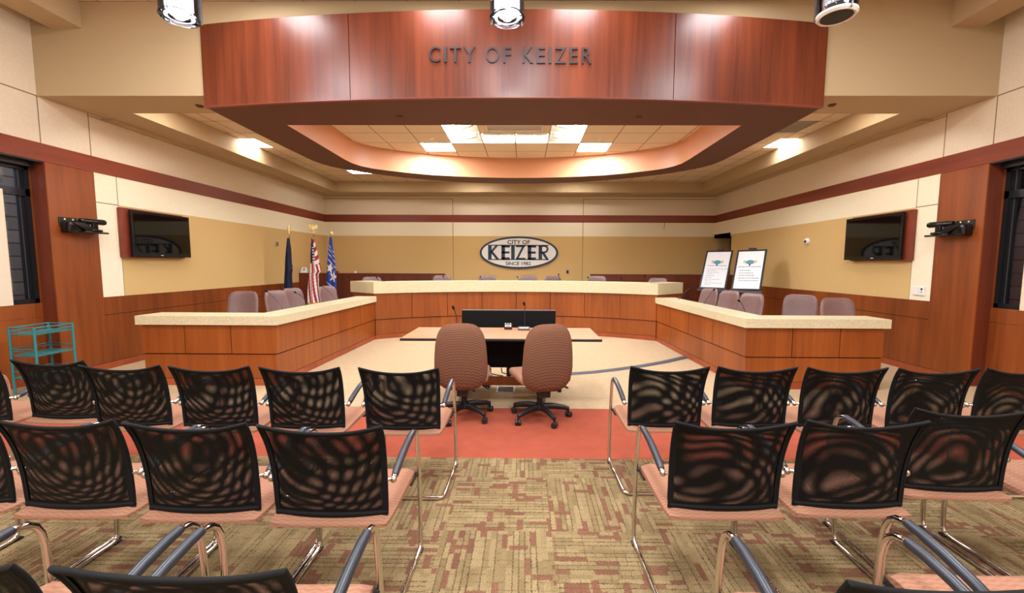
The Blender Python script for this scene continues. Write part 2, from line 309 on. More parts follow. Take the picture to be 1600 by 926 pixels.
# ------------------------------------------------------------------ mesh helpers
class MB:
    def __init__(s): s.v = []; s.f = []; s.m = []; s.uv = {}
    def add(s, vs, fs, mi=0):
        o = len(s.v); s.v += [tuple(v) for v in vs]
        for f in fs: s.f.append(tuple(i+o for i in f)); s.m.append(mi)
        return s
    def box(s, x0, x1, y0, y1, z0, z1, mi=0):
        x0, x1 = min(x0, x1), max(x0, x1); y0, y1 = min(y0, y1), max(y0, y1); z0, z1 = min(z0, z1), max(z0, z1)
        vs = [(x0,y0,z0),(x1,y0,z0),(x1,y1,z0),(x0,y1,z0),(x0,y0,z1),(x1,y0,z1),(x1,y1,z1),(x0,y1,z1)]
        return s.add(vs, [(0,3,2,1),(4,5,6,7),(0,1,5,4),(1,2,6,5),(2,3,7,6),(3,0,4,7)], mi)
    def rbox(s, x0, x1, y0, y1, z0, z1, r=0.01, seg=3, mi=0):
        bm = bmesh.new(); bmesh.ops.create_cube(bm, size=1)
        for v in bm.verts:
            v.co = Vector(((x0+x1)/2+v.co.x*(x1-x0), (y0+y1)/2+v.co.y*(y1-y0), (z0+z1)/2+v.co.z*(z1-z0)))
        bmesh.ops.bevel(bm, geom=bm.edges[:], offset=r, segments=seg, profile=0.5, affect='EDGES')
        return s.bm(bm, mi)
    def bm(s, bm, mi=0):
        bm.verts.index_update()
        s.add([v.co[:] for v in bm.verts], [[v.index for v in f.verts] for f in bm.faces], mi); bm.free(); return s
    def quad(s, a, b, c, d, mi=0): return s.add([a, b, c, d], [(0, 1, 2, 3)], mi)
    def prism(s, poly, z0, z1, mi=0):
        n = len(poly)
        ar = sum(poly[i][0]*poly[(i+1) % n][1]-poly[(i+1) % n][0]*poly[i][1] for i in range(n))
        if ar < 0: poly = poly[::-1]
        vs = [(p[0], p[1], z0) for p in poly]+[(p[0], p[1], z1) for p in poly]
        fs = [tuple(range(n-1, -1, -1)), tuple(range(n, 2*n))]+[(i, (i+1) % n, n+(i+1) % n, n+i) for i in range(n)]
        return s.add(vs, fs, mi)
    def tube(s, pts, r, n=10, mi=0, caps=True, closed=False, flat=1.0):
        pts = [Vector(p) for p in pts]; m = len(pts)
        rr = r if isinstance(r, (list, tuple)) else [r]*m
        def tan(i):
            if closed: d = pts[(i+1) % m]-pts[i-1]
            else: d = pts[min(i+1, m-1)]-pts[max(i-1, 0)]
            return d.normalized() if d.length > 1e-9 else Vector((0, 0, 1))
        t = tan(0); ref = Vector((1, 0, 0)) if abs(t.x) < 0.9 else Vector((0, 1, 0))
        nrm = (ref - t*ref.dot(t)).normalized(); rings = []
        for i in range(m):
            t = tan(i); nrm = (nrm - t*nrm.dot(t)).normalized(); bn = t.cross(nrm)
            rings.append([pts[i]+nrm*math.cos(2*PI*k/n)*rr[i]*flat+bn*math.sin(2*PI*k/n)*rr[i] for k in range(n)])
        vs = [p for rg in rings for p in rg]; fs = []
        for i in range(m if closed else m-1):
            j = (i+1) % m
            for k in range(n): fs.append((i*n+k, i*n+(k+1) % n, j*n+(k+1) % n, j*n+k))
        if caps and not closed: fs += [tuple(range(n-1, -1, -1)), tuple(range((m-1)*n, m*n))]
        return s.add(vs, fs, mi)
    def lathe(s, prof, cx=0, cy=0, n=24, mi=0, cz=0):
        vs = []; fs = []
        for (r, z) in prof:
            for k in range(n): vs.append((cx+r*math.cos(2*PI*k/n), cy+r*math.sin(2*PI*k/n), cz+z))
        for i in range(len(prof)-1):
            for k in range(n): fs.append((i*n+k, i*n+(k+1) % n, (i+1)*n+(k+1) % n, (i+1)*n+k))
        if prof[0][0] > 1e-6: fs.append(tuple(range(n-1, -1, -1)))
        if prof[-1][0] > 1e-6: fs.append(tuple(range((len(prof)-1)*n, len(prof)*n)))
        return s.add(vs, fs, mi)
    def ball(s, c, r, mi=0, n=12, sz=(1, 1, 1)):
        prof = [(max(1e-7, math.sin(PI*i/8))*r, -math.cos(PI*i/8)*r) for i in range(9)]
        o = len(s.v); s.lathe(prof, 0, 0, n, mi)
        for i in range(o, len(s.v)):
            x, y, z = s.v[i]; s.v[i] = (c[0]+x*sz[0], c[1]+y*sz[1], c[2]+z*sz[2])
        return s
    def xf(s, mat, o=0):
        for i in range(o, len(s.v)): s.v[i] = tuple(mat @ Vector(s.v[i]))
        return s
    def build(s, name, mats, parent=None, smooth=None, loc=None, rot=None):
        me = bpy.data.meshes.new(name); me.from_pydata(s.v, [], s.f)
        if not isinstance(mats, (list, tuple)): mats = [mats]
        for m in mats: me.materials.append(M[m] if isinstance(m, str) else m)
        if len(mats) > 1: me.polygons.foreach_set('material_index', s.m)
        if smooth:
            me.polygons.foreach_set('use_smooth', [True]*len(me.polygons)); me.set_sharp_from_angle(angle=math.radians(smooth))
        me.update()
        o = bpy.data.objects.new(name, me); COL.objects.link(o)
        if parent: o.parent = parent
        if loc is not None: o.location = loc
        if rot is not None: o.rotation_euler = rot
        return o
def tag(o, label, cat, group=None):
    o['label'] = label; o['category'] = cat
    if group: o['group'] = group
    return o
def struct(o): o['kind'] = 'structure'; return o
def thing(name, label, cat, loc=(0, 0, 0), rz=0.0, group=None):
    o = bpy.data.objects.new(name, None); COL.objects.link(o); o.location = loc; o.rotation_euler = (0, 0, rz); o.empty_display_size = 0.1
    return tag(o, label, cat, group)
KIDS = {}
def kids(o): return [c for c in COL.objects if c.parent == o]
def dup(o, loc, rz, label, group=None):
    def cp(a, par):
        c = a.copy(); COL.objects.link(c)
        if par: c.parent = par
        for k in KIDS_of(a): cp(k, c)
        return c
    c = cp(o, None); c.location = loc; c.rotation_euler = (0, 0, rz); c['label'] = label
    if group: c['group'] = group
    return c
def KIDS_of(o): return list(o.children)
def offset(path, d):
    out = []; n = len(path)
    for i in range(n):
        def nm(a, b):
            dx, dy = b[0]-a[0], b[1]-a[1]; l = math.hypot(dx, dy); return (-dy/l, dx/l)
        if i == 0: nx, ny = nm(path[0], path[1]); out.append((path[0][0]+nx*d, path[0][1]+ny*d)); continue
        if i == n-1: nx, ny = nm(path[-2], path[-1]); out.append((path[-1][0]+nx*d, path[-1][1]+ny*d)); continue
        a, b = nm(path[i-1], path[i]), nm(path[i], path[i+1]); k = 1+a[0]*b[0]+a[1]*b[1]
        out.append((path[i][0]+(a[0]+b[0])/k*d, path[i][1]+(a[1]+b[1])/k*d))
    return out
def wall_strip(mb, path, d0, d1, z0, z1, mi=0):
    A = offset(path, d0); B = offset(path, d1)
    n = len(path); vs = [(p[0], p[1], z0) for p in A]+[(p[0], p[1], z0) for p in B]+[(p[0], p[1], z1) for p in A]+[(p[0], p[1], z1) for p in B]
    fs = []
    for i in range(n-1):
        fs += [(i, i+1, 2*n+i+1, 2*n+i), (n+i+1, n+i, 3*n+i, 3*n+i+1), (2*n+i, 2*n+i+1, 3*n+i+1, 3*n+i), (i+1, i, n+i, n+i+1)]
    fs += [(0, 2*n, 3*n, n), (n-1, 2*n-1, 4*n-1, 3*n-1)]
    mb.add(vs, fs, mi); return mb
def subpath(path, a, b):
    """piece of a polyline between arc lengths a and b"""
    out = []; s = 0
    for i in range(len(path)-1):
        p, q = path[i], path[i+1]; l = math.hypot(q[0]-p[0], q[1]-p[1])
        for t in (a, b):
            pass
        if s+l > a and s < b:
            t0 = max(0, (a-s)/l); t1 = min(1, (b-s)/l)
            P0 = (p[0]+(q[0]-p[0])*t0, p[1]+(q[1]-p[1])*t0); P1 = (p[0]+(q[0]-p[0])*t1, p[1]+(q[1]-p[1])*t1)
            if not out: out.append(P0)
            out.append(P1)
        s += l
    return out
def plen(path): return sum(math.hypot(path[i+1][0]-path[i][0], path[i+1][1]-path[i][1]) for i in range(len(path)-1))
def mirror_path(p): return [(-x, y) for x, y in p][::-1]

def text_mesh(txt, bold=0.0, extrude=0.01):
    cu = bpy.data.curves.new('t', 'FONT'); cu.body = txt; cu.extrude = extrude; cu.offset = bold; cu.align_x = 'LEFT'; cu.size = 1.0
    ob = bpy.data.objects.new('t', cu); COL.objects.link(ob)
    dg = bpy.context.evaluated_depsgraph_get(); me = bpy.data.meshes.new_from_object(ob.evaluated_get(dg))
    vs = [v.co.copy() for v in me.vertices]; fs = [tuple(p.vertices) for p in me.polygons]
    bpy.data.objects.remove(ob); bpy.data.curves.remove(cu); bpy.data.meshes.remove(me)
    return vs, fs
def text_fit(mb, txt, x0, x1, z0, z1, y, depth, mi=0, bold=0.0, keep=False):
    """upright text facing -Y, scaled to a box"""
    vs, fs = text_mesh(txt, bold, 0.5)
    ax0 = min(v.x for v in vs); ax1 = max(v.x for v in vs); ay0 = min(v.y for v in vs); ay1 = max(v.y for v in vs)
    out = []
    for v in vs:
        out.append((x0+(v.x-ax0)/(ax1-ax0)*(x1-x0), y-(v.z+0.5)*depth, z0+(v.y-ay0)/(ay1-ay0)*(z1-z0)))
    mb.add(out, fs, mi)

# ------------------------------------------------------------------ room numbers
XC, W = 0.0104, 5.768
XL, XR = XC-W, XC+W
YB, YBK, YJ2, YSO, YSB = 12.80, 5.322, 5.934, 5.928, 12.174
YP0, YP1 = 5.333, 5.937
HB, HS1, HS2, HC, HD = 3.518, 2.960, 2.745, 2.340, 1.020
HCE, HF1, HF2, HTOP = 3.809, 4.319, 3.385, 4.592
XS = 5.142
YG = 6.274           # where the gold field starts on the side walls
YFRONT = -5.0

# floors
def slab(name, x0, x1, y0, y1, z0, z1, mat):
    return struct(MB().box(x0, x1, y0, y1, z0, z1).build(name, mat))
slab('floor', XL-.3, XR+.3, YFRONT, 3.212, -0.1, 0.0, 'carpet_pat')
slab('floor_coral_band', XL-.3, XR+.3, 3.212, 4.375, -0.1, 0.0, 'carpet_orange')
slab('floor_beige_carpet', XL-.3, XR+.3, 4.375, YB+.2, -0.1, 0.0, 'carpet_beige')
pl = [(-3.35, 9.55)]+[(-2.4+4.8*i/10, 9.55) for i in range(11)]+[(3.35, 9.55), (3.35, 11.15), (-3.35, 11.15)]
struct(MB().prism(pl, 0.0, 0.17).build('floor_riser', 'carpet_beige'))

# side walls --------------------------------------------------------
def side_wall(sgn):
    side = 'left' if sgn < 0 else 'right'
    X = XC+sgn*W; o = X+sgn*0.25
    def b(mb, y0, y1, z0, z1, mi, xa=0.0, xb=0.25): mb.box(X+sgn*xa, X+sgn*xb, y0, y1, z0, z1, mi); return mb
    mb = MB()
    # 0 cream 1 cream_low 2 gold
    b(mb, YFRONT, YB, HS1, HTOP+.1, 0)
    yend = YB if sgn < 0 else 11.80
    b(mb, YP1, YB, HC, HS2, 1)
    b(mb, YP1, YG, HD, HC, 1)
    b(mb, YG, yend, HD, HC, 2)
    if sgn > 0: b(mb, 11.80, YB, 2.30, HC, 1)
    b(mb, YFRONT, YB, HS2, HS1, 0, 0.03, 0.25)
    w = mb.build('wall_'+side, ['cream', 'cream_low', 'gold']); struct(w)
    jb = MB()
    def jx(y0, y1, z0, z1): jb.box(X-sgn*0.001, X+sgn*0.01, y0, y1, z0, z1)
    for y in (YBK, YJ2): jx(y-.006, y+.006, HS1, HB if y == YBK else HB)
    jx(YFRONT, YBK, HB-.007, HB+.007)
    for y in (4.1, 2.5, .9): jx(y-.006, y+.006, HB, HTOP)
    for y in (2.9, .4): jx(y-.006, y+.006, HS1, HB)
    jx(YG-.005, YG+.005, HC, HS2); jx(YG-.004, YG+.004, HD, HC); jx(YP1, YG, HC-.006, HC+.006)
    jx(5.92, YSB, HB-.03-.0, HB-.02)
    struct(jb.build('wall_joint_'+side, 'joint'))
    # wood: band, wainscot, pilaster, low wall under window
    t = MB(); t.box(X-sgn*0.006, X+sgn*.03, YFRONT, YB-.006, HS2, HS1); struct(t.build('trim_%d' % (1 if sgn < 0 else 2), 'wood_trim_y'))
    t = MB()
    t.box(X-sgn*.012, X+sgn*.25, YP1, yend, 0.0, 0.765); t.box(X-sgn*.012, X+sgn*.25, YP1, yend, 0.773, HD)
    t.box(X-sgn*.0, X+sgn*.25, YP1, yend, 0.76, 0.78)
    tw = struct(t.build('trim_%d' % (3 if sgn < 0 else 4), 'wood_wall'))
    MB().box(X-sgn*.0135, X+sgn*.01, YP1, yend, 0.765, 0.773).box(X-sgn*.0145, X+sgn*.01, YP0, yend, .088, .094).build('reveal_line', 'seam', tw)
    t = MB(); t.box(X-sgn*.014, X+sgn*.25, YP0, YP1, 0.0, HS2-.006); struct(t.build('trim_%d' % (5 if sgn < 0 else 6), 'wood_wall'))
    struct(MB().box(X+sgn*.0, X+sgn*.17, YP0-.004, YP0, 0, HS2-.02).build('trim_%d' % (15 if sgn < 0 else 16), 'wood_shaded'))  # thin dark sheet over the pilaster side, its colour stands in for shadow
    t = MB(); t.box(X+sgn*.17, X+sgn*.4, YFRONT, YP0, 0.0, .812); t.box(X+sgn*.17, X+sgn*.4, YFRONT, YP0, .82, 0.995)
    t.box(X+sgn*.175, X+sgn*.4, YFRONT, YP0, .805, .825); struct(t.build('trim_%d' % (7 if sgn < 0 else 8), 'wood_wall'))
    t = MB(); t.box(X-sgn*.026, X, YP0, yend, 0, .088); t.box(X+sgn*.15, X+sgn*.2, YFRONT, YP0, 0, .088); struct(t.build('baseboard_'+side, 'wood_base'))
    # header + window
    n = 1 if sgn < 0 else 2
    struct(MB().box(X+sgn*.0, X+sgn*.25, YFRONT, YP0, HS2-.02, HS2).box(X+sgn*.12, X+sgn*.16, YFRONT, YP0, HS2-.075, HS2-.02).build('trim_%d' % (9 if sgn < 0 else 10), 'frame_black'))
    fx0, fx1 = X+sgn*.20, X+sgn*.28
    wn = MB()
    zt, zb, ym = HS2-.02, 1.0, 2.36
    wn.box(fx0, fx1, YP0-.05, YP0, zb, zt); wn.box(fx0, fx1, 2.2, YP0, zb, zb+.05); wn.box(fx0, fx1, 2.2, YP0, zt-.09, zt)
    wn.box(fx0, fx1, 2.2, YP0, ym-.045, ym+.045); wn.box(fx0, fx1, 2.2, 2.28, zb, zt); wn.box(fx0, fx1, 3.9, 3.98, zb, zt)
    wn.box(fx0+sgn*.03, fx1-sgn*.01, YP0-.10, YP0-.05, zb+.05, zt-.09)
    wo = struct(wn.build('window_%d' % n, 'frame_black'))
    MB().box(fx0+sgn*.026, fx0+sgn*.032, YP0-.095, YP0-.087, zb+.05, zt-.09).build('glazing_bead', 'grey_metal', wo)
    MB().box(fx0+sgn*.05, fx0+sgn*.056, 2.28, YP0-.10, zb+.05, zt-.09).build('pane', 'glass', wo)
    MB().rbox(fx0-sgn*.04 if sgn > 0 else fx0-sgn*.0, fx0 if sgn > 0 else fx0-sgn*.04, 3.2, 5.02, zb-.01, 2.36, .006, 2).build('acoustic_panel', 'cream', wo)
    struct(MB().box(X+sgn*.0, X+sgn*.4, YFRONT, 2.2, 0.99, HS2).build('wall_%s_rear' % side, 'cream'))
    # building seen through the glass
    struct(MB().box(X+sgn*1.9, X+sgn*2.1, -1, 10, -0.5, 5).build('wall_outside_'+side, 'block'))
side_wall(-1); side_wall(1)

# back wall ---------------------------------------------------------
mb = MB(); mb.box(XL-.25, XR+.25, YB, YB+.2, HS1, HTOP, 0); mb.box(XL-.25, XR+1.4, YB, YB+.2, HC, HS2, 1); mb.box(XL-.25, XR+1.4, YB, YB+.2, 0, HC, 2); mb.box(XL-.25, XR+.25, YB+.03, YB+.2, HS2, HS1, 0)
struct(mb.build('wall_back', ['cream', 'cream_low', 'gold']))
jb = MB()
for x in (XC-1.955, XC+1.895):
    for z0, z1 in ((0, HS2), (HS1, HB-.09)): jb.box(x-.008, x+.008, YB-.002, YB+.01, z0, z1)
jb.box(XL, XC-1.955, YB-.002, YB+.01, HB-.1, HB-.085); jb.box(XC+1.895, XR, YB-.002, YB+.01, HB-.1, HB-.085)
struct(jb.build('wall_joint_back', 'joint'))
struct(MB().box(XL, XR, YB-.006, YB+.03, HS2, HS1).build('trim_11', 'wood_trim'))
# side doorway at the far right corner
t = MB(); t.box(XR+1.2, XR+1.3, 11.6, YB, 0, 2.5); t.box(XR+.25, XR+1.3, 11.55, 11.8, 0, 2.5); t.box(XR, XR+1.3, 11.8, YB, 2.30, 2.4)
struct(t.build('wall_passage', 'black_matte'))  # black colour stands in for the dark inside the opening
struct(MB().box(XR-.004, XR+.25, 11.74, 11.8, 0, 2.30).build('door_1', 'black_matte'))
# low ramp walls in front of the back wall
for nm, x0, x1 in (('wall_ramp_left', XL, XC-1.93), ('wall_ramp_right', XC+1.91, XR)):
    mb = MB(); mb.box(x0, x1, 11.22, 11.38, 0, 1.09); mb.box(x0, x1, 11.222, 11.378, 1.09, 1.098); mb.box(x0, x1, 11.22, 11.38, 1.098, 1.25)
    struct(mb.build(nm, 'wood_shaded'))  # shade on these walls is put into the darker wood colour
    struct(MB().box(x0-.0, x1, 11.205, 11.395, 1.25, 1.262).build('trim_'+('12' if x0 < 0 else '13'), 'wood_trim'))
# front part behind the camera
struct(MB().box(XL-.4, XR+.4, YFRONT-.2, YFRONT, 0, HTOP+.1).build('wall_front', 'cream'))

# ceilings ----------------------------------------------------------
struct(MB().box(XL-.25, XR+.25, YFRONT, YBK+.2, HTOP, HTOP+.1).build('ceiling', 'tile'))
# soffit ring around the dais ceiling
mb = MB()
mb.box(XL, XR, YBK, YSO, HB, HTOP)
mb.box(XL, XC-XS, YSO, YSB, HB, HCE+.3); mb.box(XC+XS, XR, YSO, YSB, HB, HCE+.3); mb.box(XL, XR, YSB, YB, HB, HCE+.3)
struct(mb.build('ceiling_soffit', 'beige'))
mb = MB()
sh = 0.16
mb.box(XL, XL+sh, YSO+.2, YB-.0, HB-.03, HB); mb.box(XR-sh, XR, YSO+.2, YB, HB-.03, HB); mb.box(XL+sh, XR-sh, YB-sh-.08, YB, HB-.03, HB)
struct(mb.build('trim_14', 'beige'))
for sgn in (-1, 1):
    xa, xb = (XC+sgn*5.148, XC+sgn*5.52)
    struct(MB().box(xa, xb, YFRONT, YBK, 4.295, HTOP).build('ceiling_beam_%s' % ('left' if sgn < 0 else 'right'), 'beige'))

# dais ceiling with holes for the fixtures
cells = [(i, 0) for i in (-2, -1, 0, 1)]+[(-2, -1), (1, -1)]+[(-3, 1), (2, 1)]
side_panels = [(-5.03, 8.40, .40, .62), (5.03, 8.36, .40, .62), (-3.93, 10.95, .62, .40), (-1.2, 11.45, .62, .40), (1.6, 11.45, .62, .40), (-4.45, 6.26, .60, .36), (4.45, 6.26, .60, .36)]
xs = sorted(set([XC-XS, XC+XS]+[TX+i*TS for i in (-3, -2, -1, 0, 1, 2, 3)]+[c[0]+s*c[2]/2 for c in side_panels for s in (-1, 1)]))
ys = sorted(set([YSO, YSB]+[TY+j*TS for j in (-1, 0, 1, 2)]+[c[1]+s*c[3]/2 for c in side_panels for s in (-1, 1)]))
holes = [(TX+i*TS, TX+(i+1)*TS, TY+j*TS, TY+(j+1)*TS) for i, j in cells]+[(c[0]-c[2]/2, c[0]+c[2]/2, c[1]-c[3]/2, c[1]+c[3]/2) for c in side_panels]
mb = MB()
for a in range(len(xs)-1):
    for b_ in range(len(ys)-1):
        cx, cy = (xs[a]+xs[a+1])/2, (ys[b_]+ys[b_+1])/2
        if any(h[0] < cx < h[1] and h[2] < cy < h[3] for h in holes): continue
        mb.box(xs[a], xs[a+1], ys[b_], ys[b_+1], HCE, HCE+.02)
struct(mb.build('ceiling_dais', 'tile'))
struct(MB().box(XC-XS, XC+XS, YSO, YSB, HCE+.28, HCE+.3).build('ceiling_plenum', 'trim_white'))

# fixtures in the holes
def troffer(h, label, group, kind, lit='glass_lit'):
    x0, x1, y0, y1 = h; cx, cy = (x0+x1)/2, (y0+y1)/2
    t = thing('ceiling_light', label, 'ceiling light', (cx, cy, HCE), 0, group)
    hx, hy = (x1-x0)/2, (y1-y0)/2; fr = MB(); w_ = .014
    fr.box(-hx, hx, -hy, -hy+w_, -.006, .012); fr.box(-hx, hx, hy-w_, hy, -.006, .012); fr.box(-hx, -hx+w_, -hy, hy, -.006, .012); fr.box(hx-w_, hx, -hy, hy, -.006, .012)
    dp = .02 if kind == 'flat' else .2
    ins = MB()
    for a, b_, c, d in ((-hx, hx, -hy, -hy+.006), (-hx, hx, hy-.006, hy), (-hx, -hx+.006, -hy, hy), (hx-.006, hx, -hy, hy)): ins.box(a, b_, c, d, .0, dp)
    ins.box(-hx, hx, -hy, hy, dp, dp+.01)
    fr.build('frame', 'trim_white', t); ins.build('housing', 'trim_white' if kind == 'flat' else 'grille', t)
    if kind == 'flat': MB().box(-hx+w_, hx-w_, -hy+w_, hy-w_, .006, .014).build('diffuser', lit, t)
    elif kind == 'slope':
        m_ = MB(); m_.add([(-hx+.02, hy-.03, .012), (hx-.02, hy-.03, .012), (hx-.02, hy-.25, .08), (-hx+.02, hy-.25, .08), (-hx+.02, hy-.03, .03), (hx-.02, hy-.03, .03), (hx-.02, hy-.25, .10), (-hx+.02, hy-.25, .10)],
                          [(0, 3, 2, 1), (4, 5, 6, 7), (0, 1, 5, 4), (1, 2, 6, 5), (2, 3, 7, 6), (3, 0, 4, 7)]); m_.build('diffuser', lit, t)
        MB().box(-hx+.02, hx-.02, hy-.28, hy-.255, .06, .13).build('baffle', 'trim_white', t)
    elif kind == 'diag':
        s = 1 if cx < 0 else -1
        MB().box(*((-hx+w_, -.02) if cx < 0 else (.02, hx-w_)), -hy+w_, hy-w_, .06, .07).build('diffuser', lit, t)
        L_ = MB().box(-.02, .02, -.3, .3, -.03, .05); L_.xf(Matrix.Rotation(s*0.9, 4, 'Z')).build('baffle', 'trim_white', t)
    return t
gl = 'light fixtures inside the ring'
lab = {(-2, 0): 'open lit ceiling fixture, left end of the rear row inside ring', (-1, 0): 'sloped lit fixture left of centre in the row inside ring', (0, 0): 'sloped lit fixture right of centre in the row inside ring', (1, 0): 'open lit ceiling fixture, right end of the rear row inside ring',
       (-2, -1): 'lit fixture with slanted white baffle, front left inside the ring', (1, -1): 'lit fixture with slanted white baffle, front right inside the ring', (-3, 1): 'bright square ceiling panel at rear left inside the ring', (2, 1): 'bright square ceiling panel at rear right inside the ring'}
kd = {(-2, 0): 'diag', (1, 0): 'diag', (-1, 0): 'slope', (0, 0): 'slope', (-2, -1): 'diag', (1, -1): 'diag', (-3, 1): 'flat', (2, 1): 'flat'}
for (c, h) in zip(cells, holes): troffer(h, lab[c], gl, kd[c])
for h, l in zip(holes[len(cells):], ('bright rectangular light in the low ceiling left of ring', 'bright rectangular light in the low ceiling right of ring', 'bright light panel behind the ring near the left back corner', 'light panel hidden behind the ring, left of middle', 'light panel hidden behind the ring, right of middle', 'light panel beside the front left corner of ring', 'light panel beside the front right corner of ring')):
    troffer(h, l, 'lights around the ring', 'flat', 'glass_lit2')
# air grilles
def grille(x0, x1, y0, y1, label, mat, n=10):
    t = thing('ceiling_vent', label, 'vent', ((x0+x1)/2, (y0+y1)/2, HCE)); hx, hy = (x1-x0)/2, (y1-y0)/2
    MB().box(-hx, hx, -hy, -hy+.03, -.012, 0).box(-hx, hx, hy-.03, hy, -.012, 0).box(-hx, -hx+.03, -hy, hy, -.012, 0).box(hx-.03, hx, -hy, hy, -.012, 0).build('frame', mat, t)
    m_ = MB()
    for i in range(n):
        y = -hy+.03+(2*hy-.06)*(i+.5)/n; m_.box(-hx+.03, hx-.03, y-.008, y+.008, -.009, -.004)
    m_.build('louvers', mat, t)
    MB().box(-hx, hx, -hy, hy, -.003, -.001).build('backing', 'grille', t)
grille(4.30, 4.88, 7.12, 7.68, 'square grey air grille in low ceiling right of ring', 'grille')
grille(TX-TS*.8, TX+TS*.8, TY-TS*.75, TY-TS*.2, 'wide white air diffuser at front inside the ring', 'trim_white', 5)

# ring with curved fascia ------------------------------------------
def K(p): return ((p[0]-CAM.x)/1.066+CAM.x, p[1]/1.066)
inner_h = [(-3.29, 6.384), (-3.297, 7.407), (-3.303, 8.40), (-3.285, 8.72), (-3.20, 8.98), (-3.05, 9.19), (-2.85, 9.35), (-2.62, 9.50), (-2.378, 9.645), (-1.892, 9.86), (-1.45, 9.98), (-1.005, 10.068), (-.5, 10.13), (0, 10.15)]
outer_h = [(-3.945, 5.675), (-3.965, 5.95), (-3.985, 7.073), (-3.985, 7.777), (-3.975, 8.50), (-3.93, 8.78), (-3.83, 9.05), (-3.627, 9.32), (-3.38, 9.60), (-3.112, 9.82), (-2.6, 10.16), (-2.05, 10.44), (-1.471, 10.66), (-.9, 10.78), (-.45, 10.84), (0, 10.86)]
def sym(h): return [((x)/1.066+XC, y/1.066) for x, y in h]+[((-x)/1.066+XC, y/1.066) for x, y in h[::-1][1:]]
INN, OUT = sym(inner_h), sym(outer_h)
fx = OUT[-1][0]-XC; nF = 36
SAG = 0.30; RAD = (fx*fx+SAG*SAG)/(2*SAG)
def fy(x): return YBK - (math.sqrt(RAD*RAD-(x-XC)**2)-(RAD-SAG))
FR = [(XC-fx+2*fx*i/nF, fy(XC-fx+2*fx*i/nF)-.005) for i in range(nF+1)]
# ring body: solid of outer outline minus opening, as four z-walls + bottom
def loops(mb, outer, inner, z0, z1):
    """outer & inner loops are closed polygons (lists); bottom filled by bmesh triangulation"""
    bm = bmesh.new()
    def lp(pts):
        vs = [bm.verts.new((x, y, z0)) for x, y in pts]; return [bm.edges.new((vs[i], vs[(i+1) % len(vs)])) for i in range(len(vs))]
    e = lp(outer)+lp(inner)
    bmesh.ops.triangle_fill(bm, use_beauty=True, use_dissolve=False, edges=e)
    mb.bm(bm, 0)
    return mb
outer_poly = FR + OUT[::-1][1:]
outer_poly = [p for i, p in enumerate(outer_poly) if i == 0 or math.hypot(p[0]-outer_poly[i-1][0], p[1]-outer_poly[i-1][1]) > 1e-4]
if math.hypot(outer_poly[0][0]-outer_poly[-1][0], outer_poly[0][1]-outer_poly[-1][1]) < .02: outer_poly.pop()
ring = thing('ceiling_ring', 'large cherry and copper ring canopy hanging above the council desks', 'ceiling canopy', (0, 0, 0))
mb = MB(); loops(mb, outer_poly, INN, HF2, HCE); mb.build('underside', 'brown', ring)
mb = MB(); n = len(INN)
mb.add([(x, y, HF2) for x, y in INN]+[(x, y, HCE+.02) for x, y in INN], [(i, n+i, n+(i+1) % n, (i+1) % n) for i in range(n)]); mb.build('inner_face', 'copper', ring, 40)
mb = MB(); n = len(OUT)
mb.add([(x, y, HF2) for x, y in OUT]+[(x, y, HCE+.02) for x, y in OUT], [(i, i+1, n+i+1, n+i) for i in range(n-1)]); mb.build('outer_face', 'copper', ring, 40)
# fascia panels
path = FR; Lp = plen(path)
def x2s(x):
    s = 0
    for i in range(len(path)-1):
        if path[i+1][0] >= x:
            return s+(x-path[i][0])/(path[i+1][0]-path[i][0])*math.hypot(path[i+1][0]-path[i][0], path[i+1][1]-path[i][1])
        s += math.hypot(path[i+1][0]-path[i][0], path[i+1][1]-path[i][1])
    return s
cuts = [0, x2s(at(548, 90, 5.11).x), x2s(at(1052, 90, 5.11).x), Lp]
for i in range(3):
    mb = MB(); wall_strip(mb, subpath(path, cuts[i]+(.004 if i else 0), cuts[i+1]-(.004 if i < 2 else 0)), -.022, .0, HF2-.0, HF1)
    mb.build('fascia_panel', 'wood_fascia', ring, 30)
mb = MB(); wall_strip(mb, path, .001, .10, HF2+.002, HF1-.005); mb.build('fascia_backing', 'seam', ring, 30)
mb = MB(); wall_strip(mb, path, -.024, .02, HF2-.012, HF2); mb.build('edge_trim', 'wood_trim', ring)

# sign letters on the fascia
lets = [('C', 671, 688, 'first letter of the first word'), ('I', 694, 698, 'beside the letter C'), ('T', 703, 720.5, 'between I and Y'), ('Y', 724.5, 742.5, 'last letter of CITY'),
        ('O', 759, 780, 'first letter of OF'), ('F', 786.5, 799, 'last letter of OF'), ('K', 816.5, 833, 'first letter of KEIZER'), ('E', 838.5, 852, 'right after the K of KEIZER'),
        ('I', 857.5, 861.5, 'beside the Z of KEIZER'), ('Z', 867, 884, 'in the middle of KEIZER'), ('E', 890, 903, 'between Z and R of KEIZER'), ('R', 908.5, 924, 'last letter of KEIZER')]
for ch, u0, u1, wh in lets:
    um = (u0+u1)/2; Yl = 5.04
    for _ in range(3): Yl = fy(at(um, 87, Yl).x)-.03
    vt = 73.5+(um-672)/252*1.5; vb = 97.5+(um-672)/252*3.0
    a, b_ = at(u0, vb, Yl), at(u1, vt, Yl)
    mb = MB(); cx = (a.x+b_.x)/2
    text_fit(mb, ch, a.x-cx, b_.x-cx, a.z, b_.z, 0, .03, 0, 0.0)
    slope = math.atan2(fy(cx+.1)-fy(cx-.1), .2)
    o = mb.build('sign_letter', 'letter', None, None, (cx, Yl+.012, 0), (0, 0, slope))
    tag(o, 'dark metal letter %s on the cherry fascia, %s' % (ch, wh), 'letter', 'letters of the fascia sign')

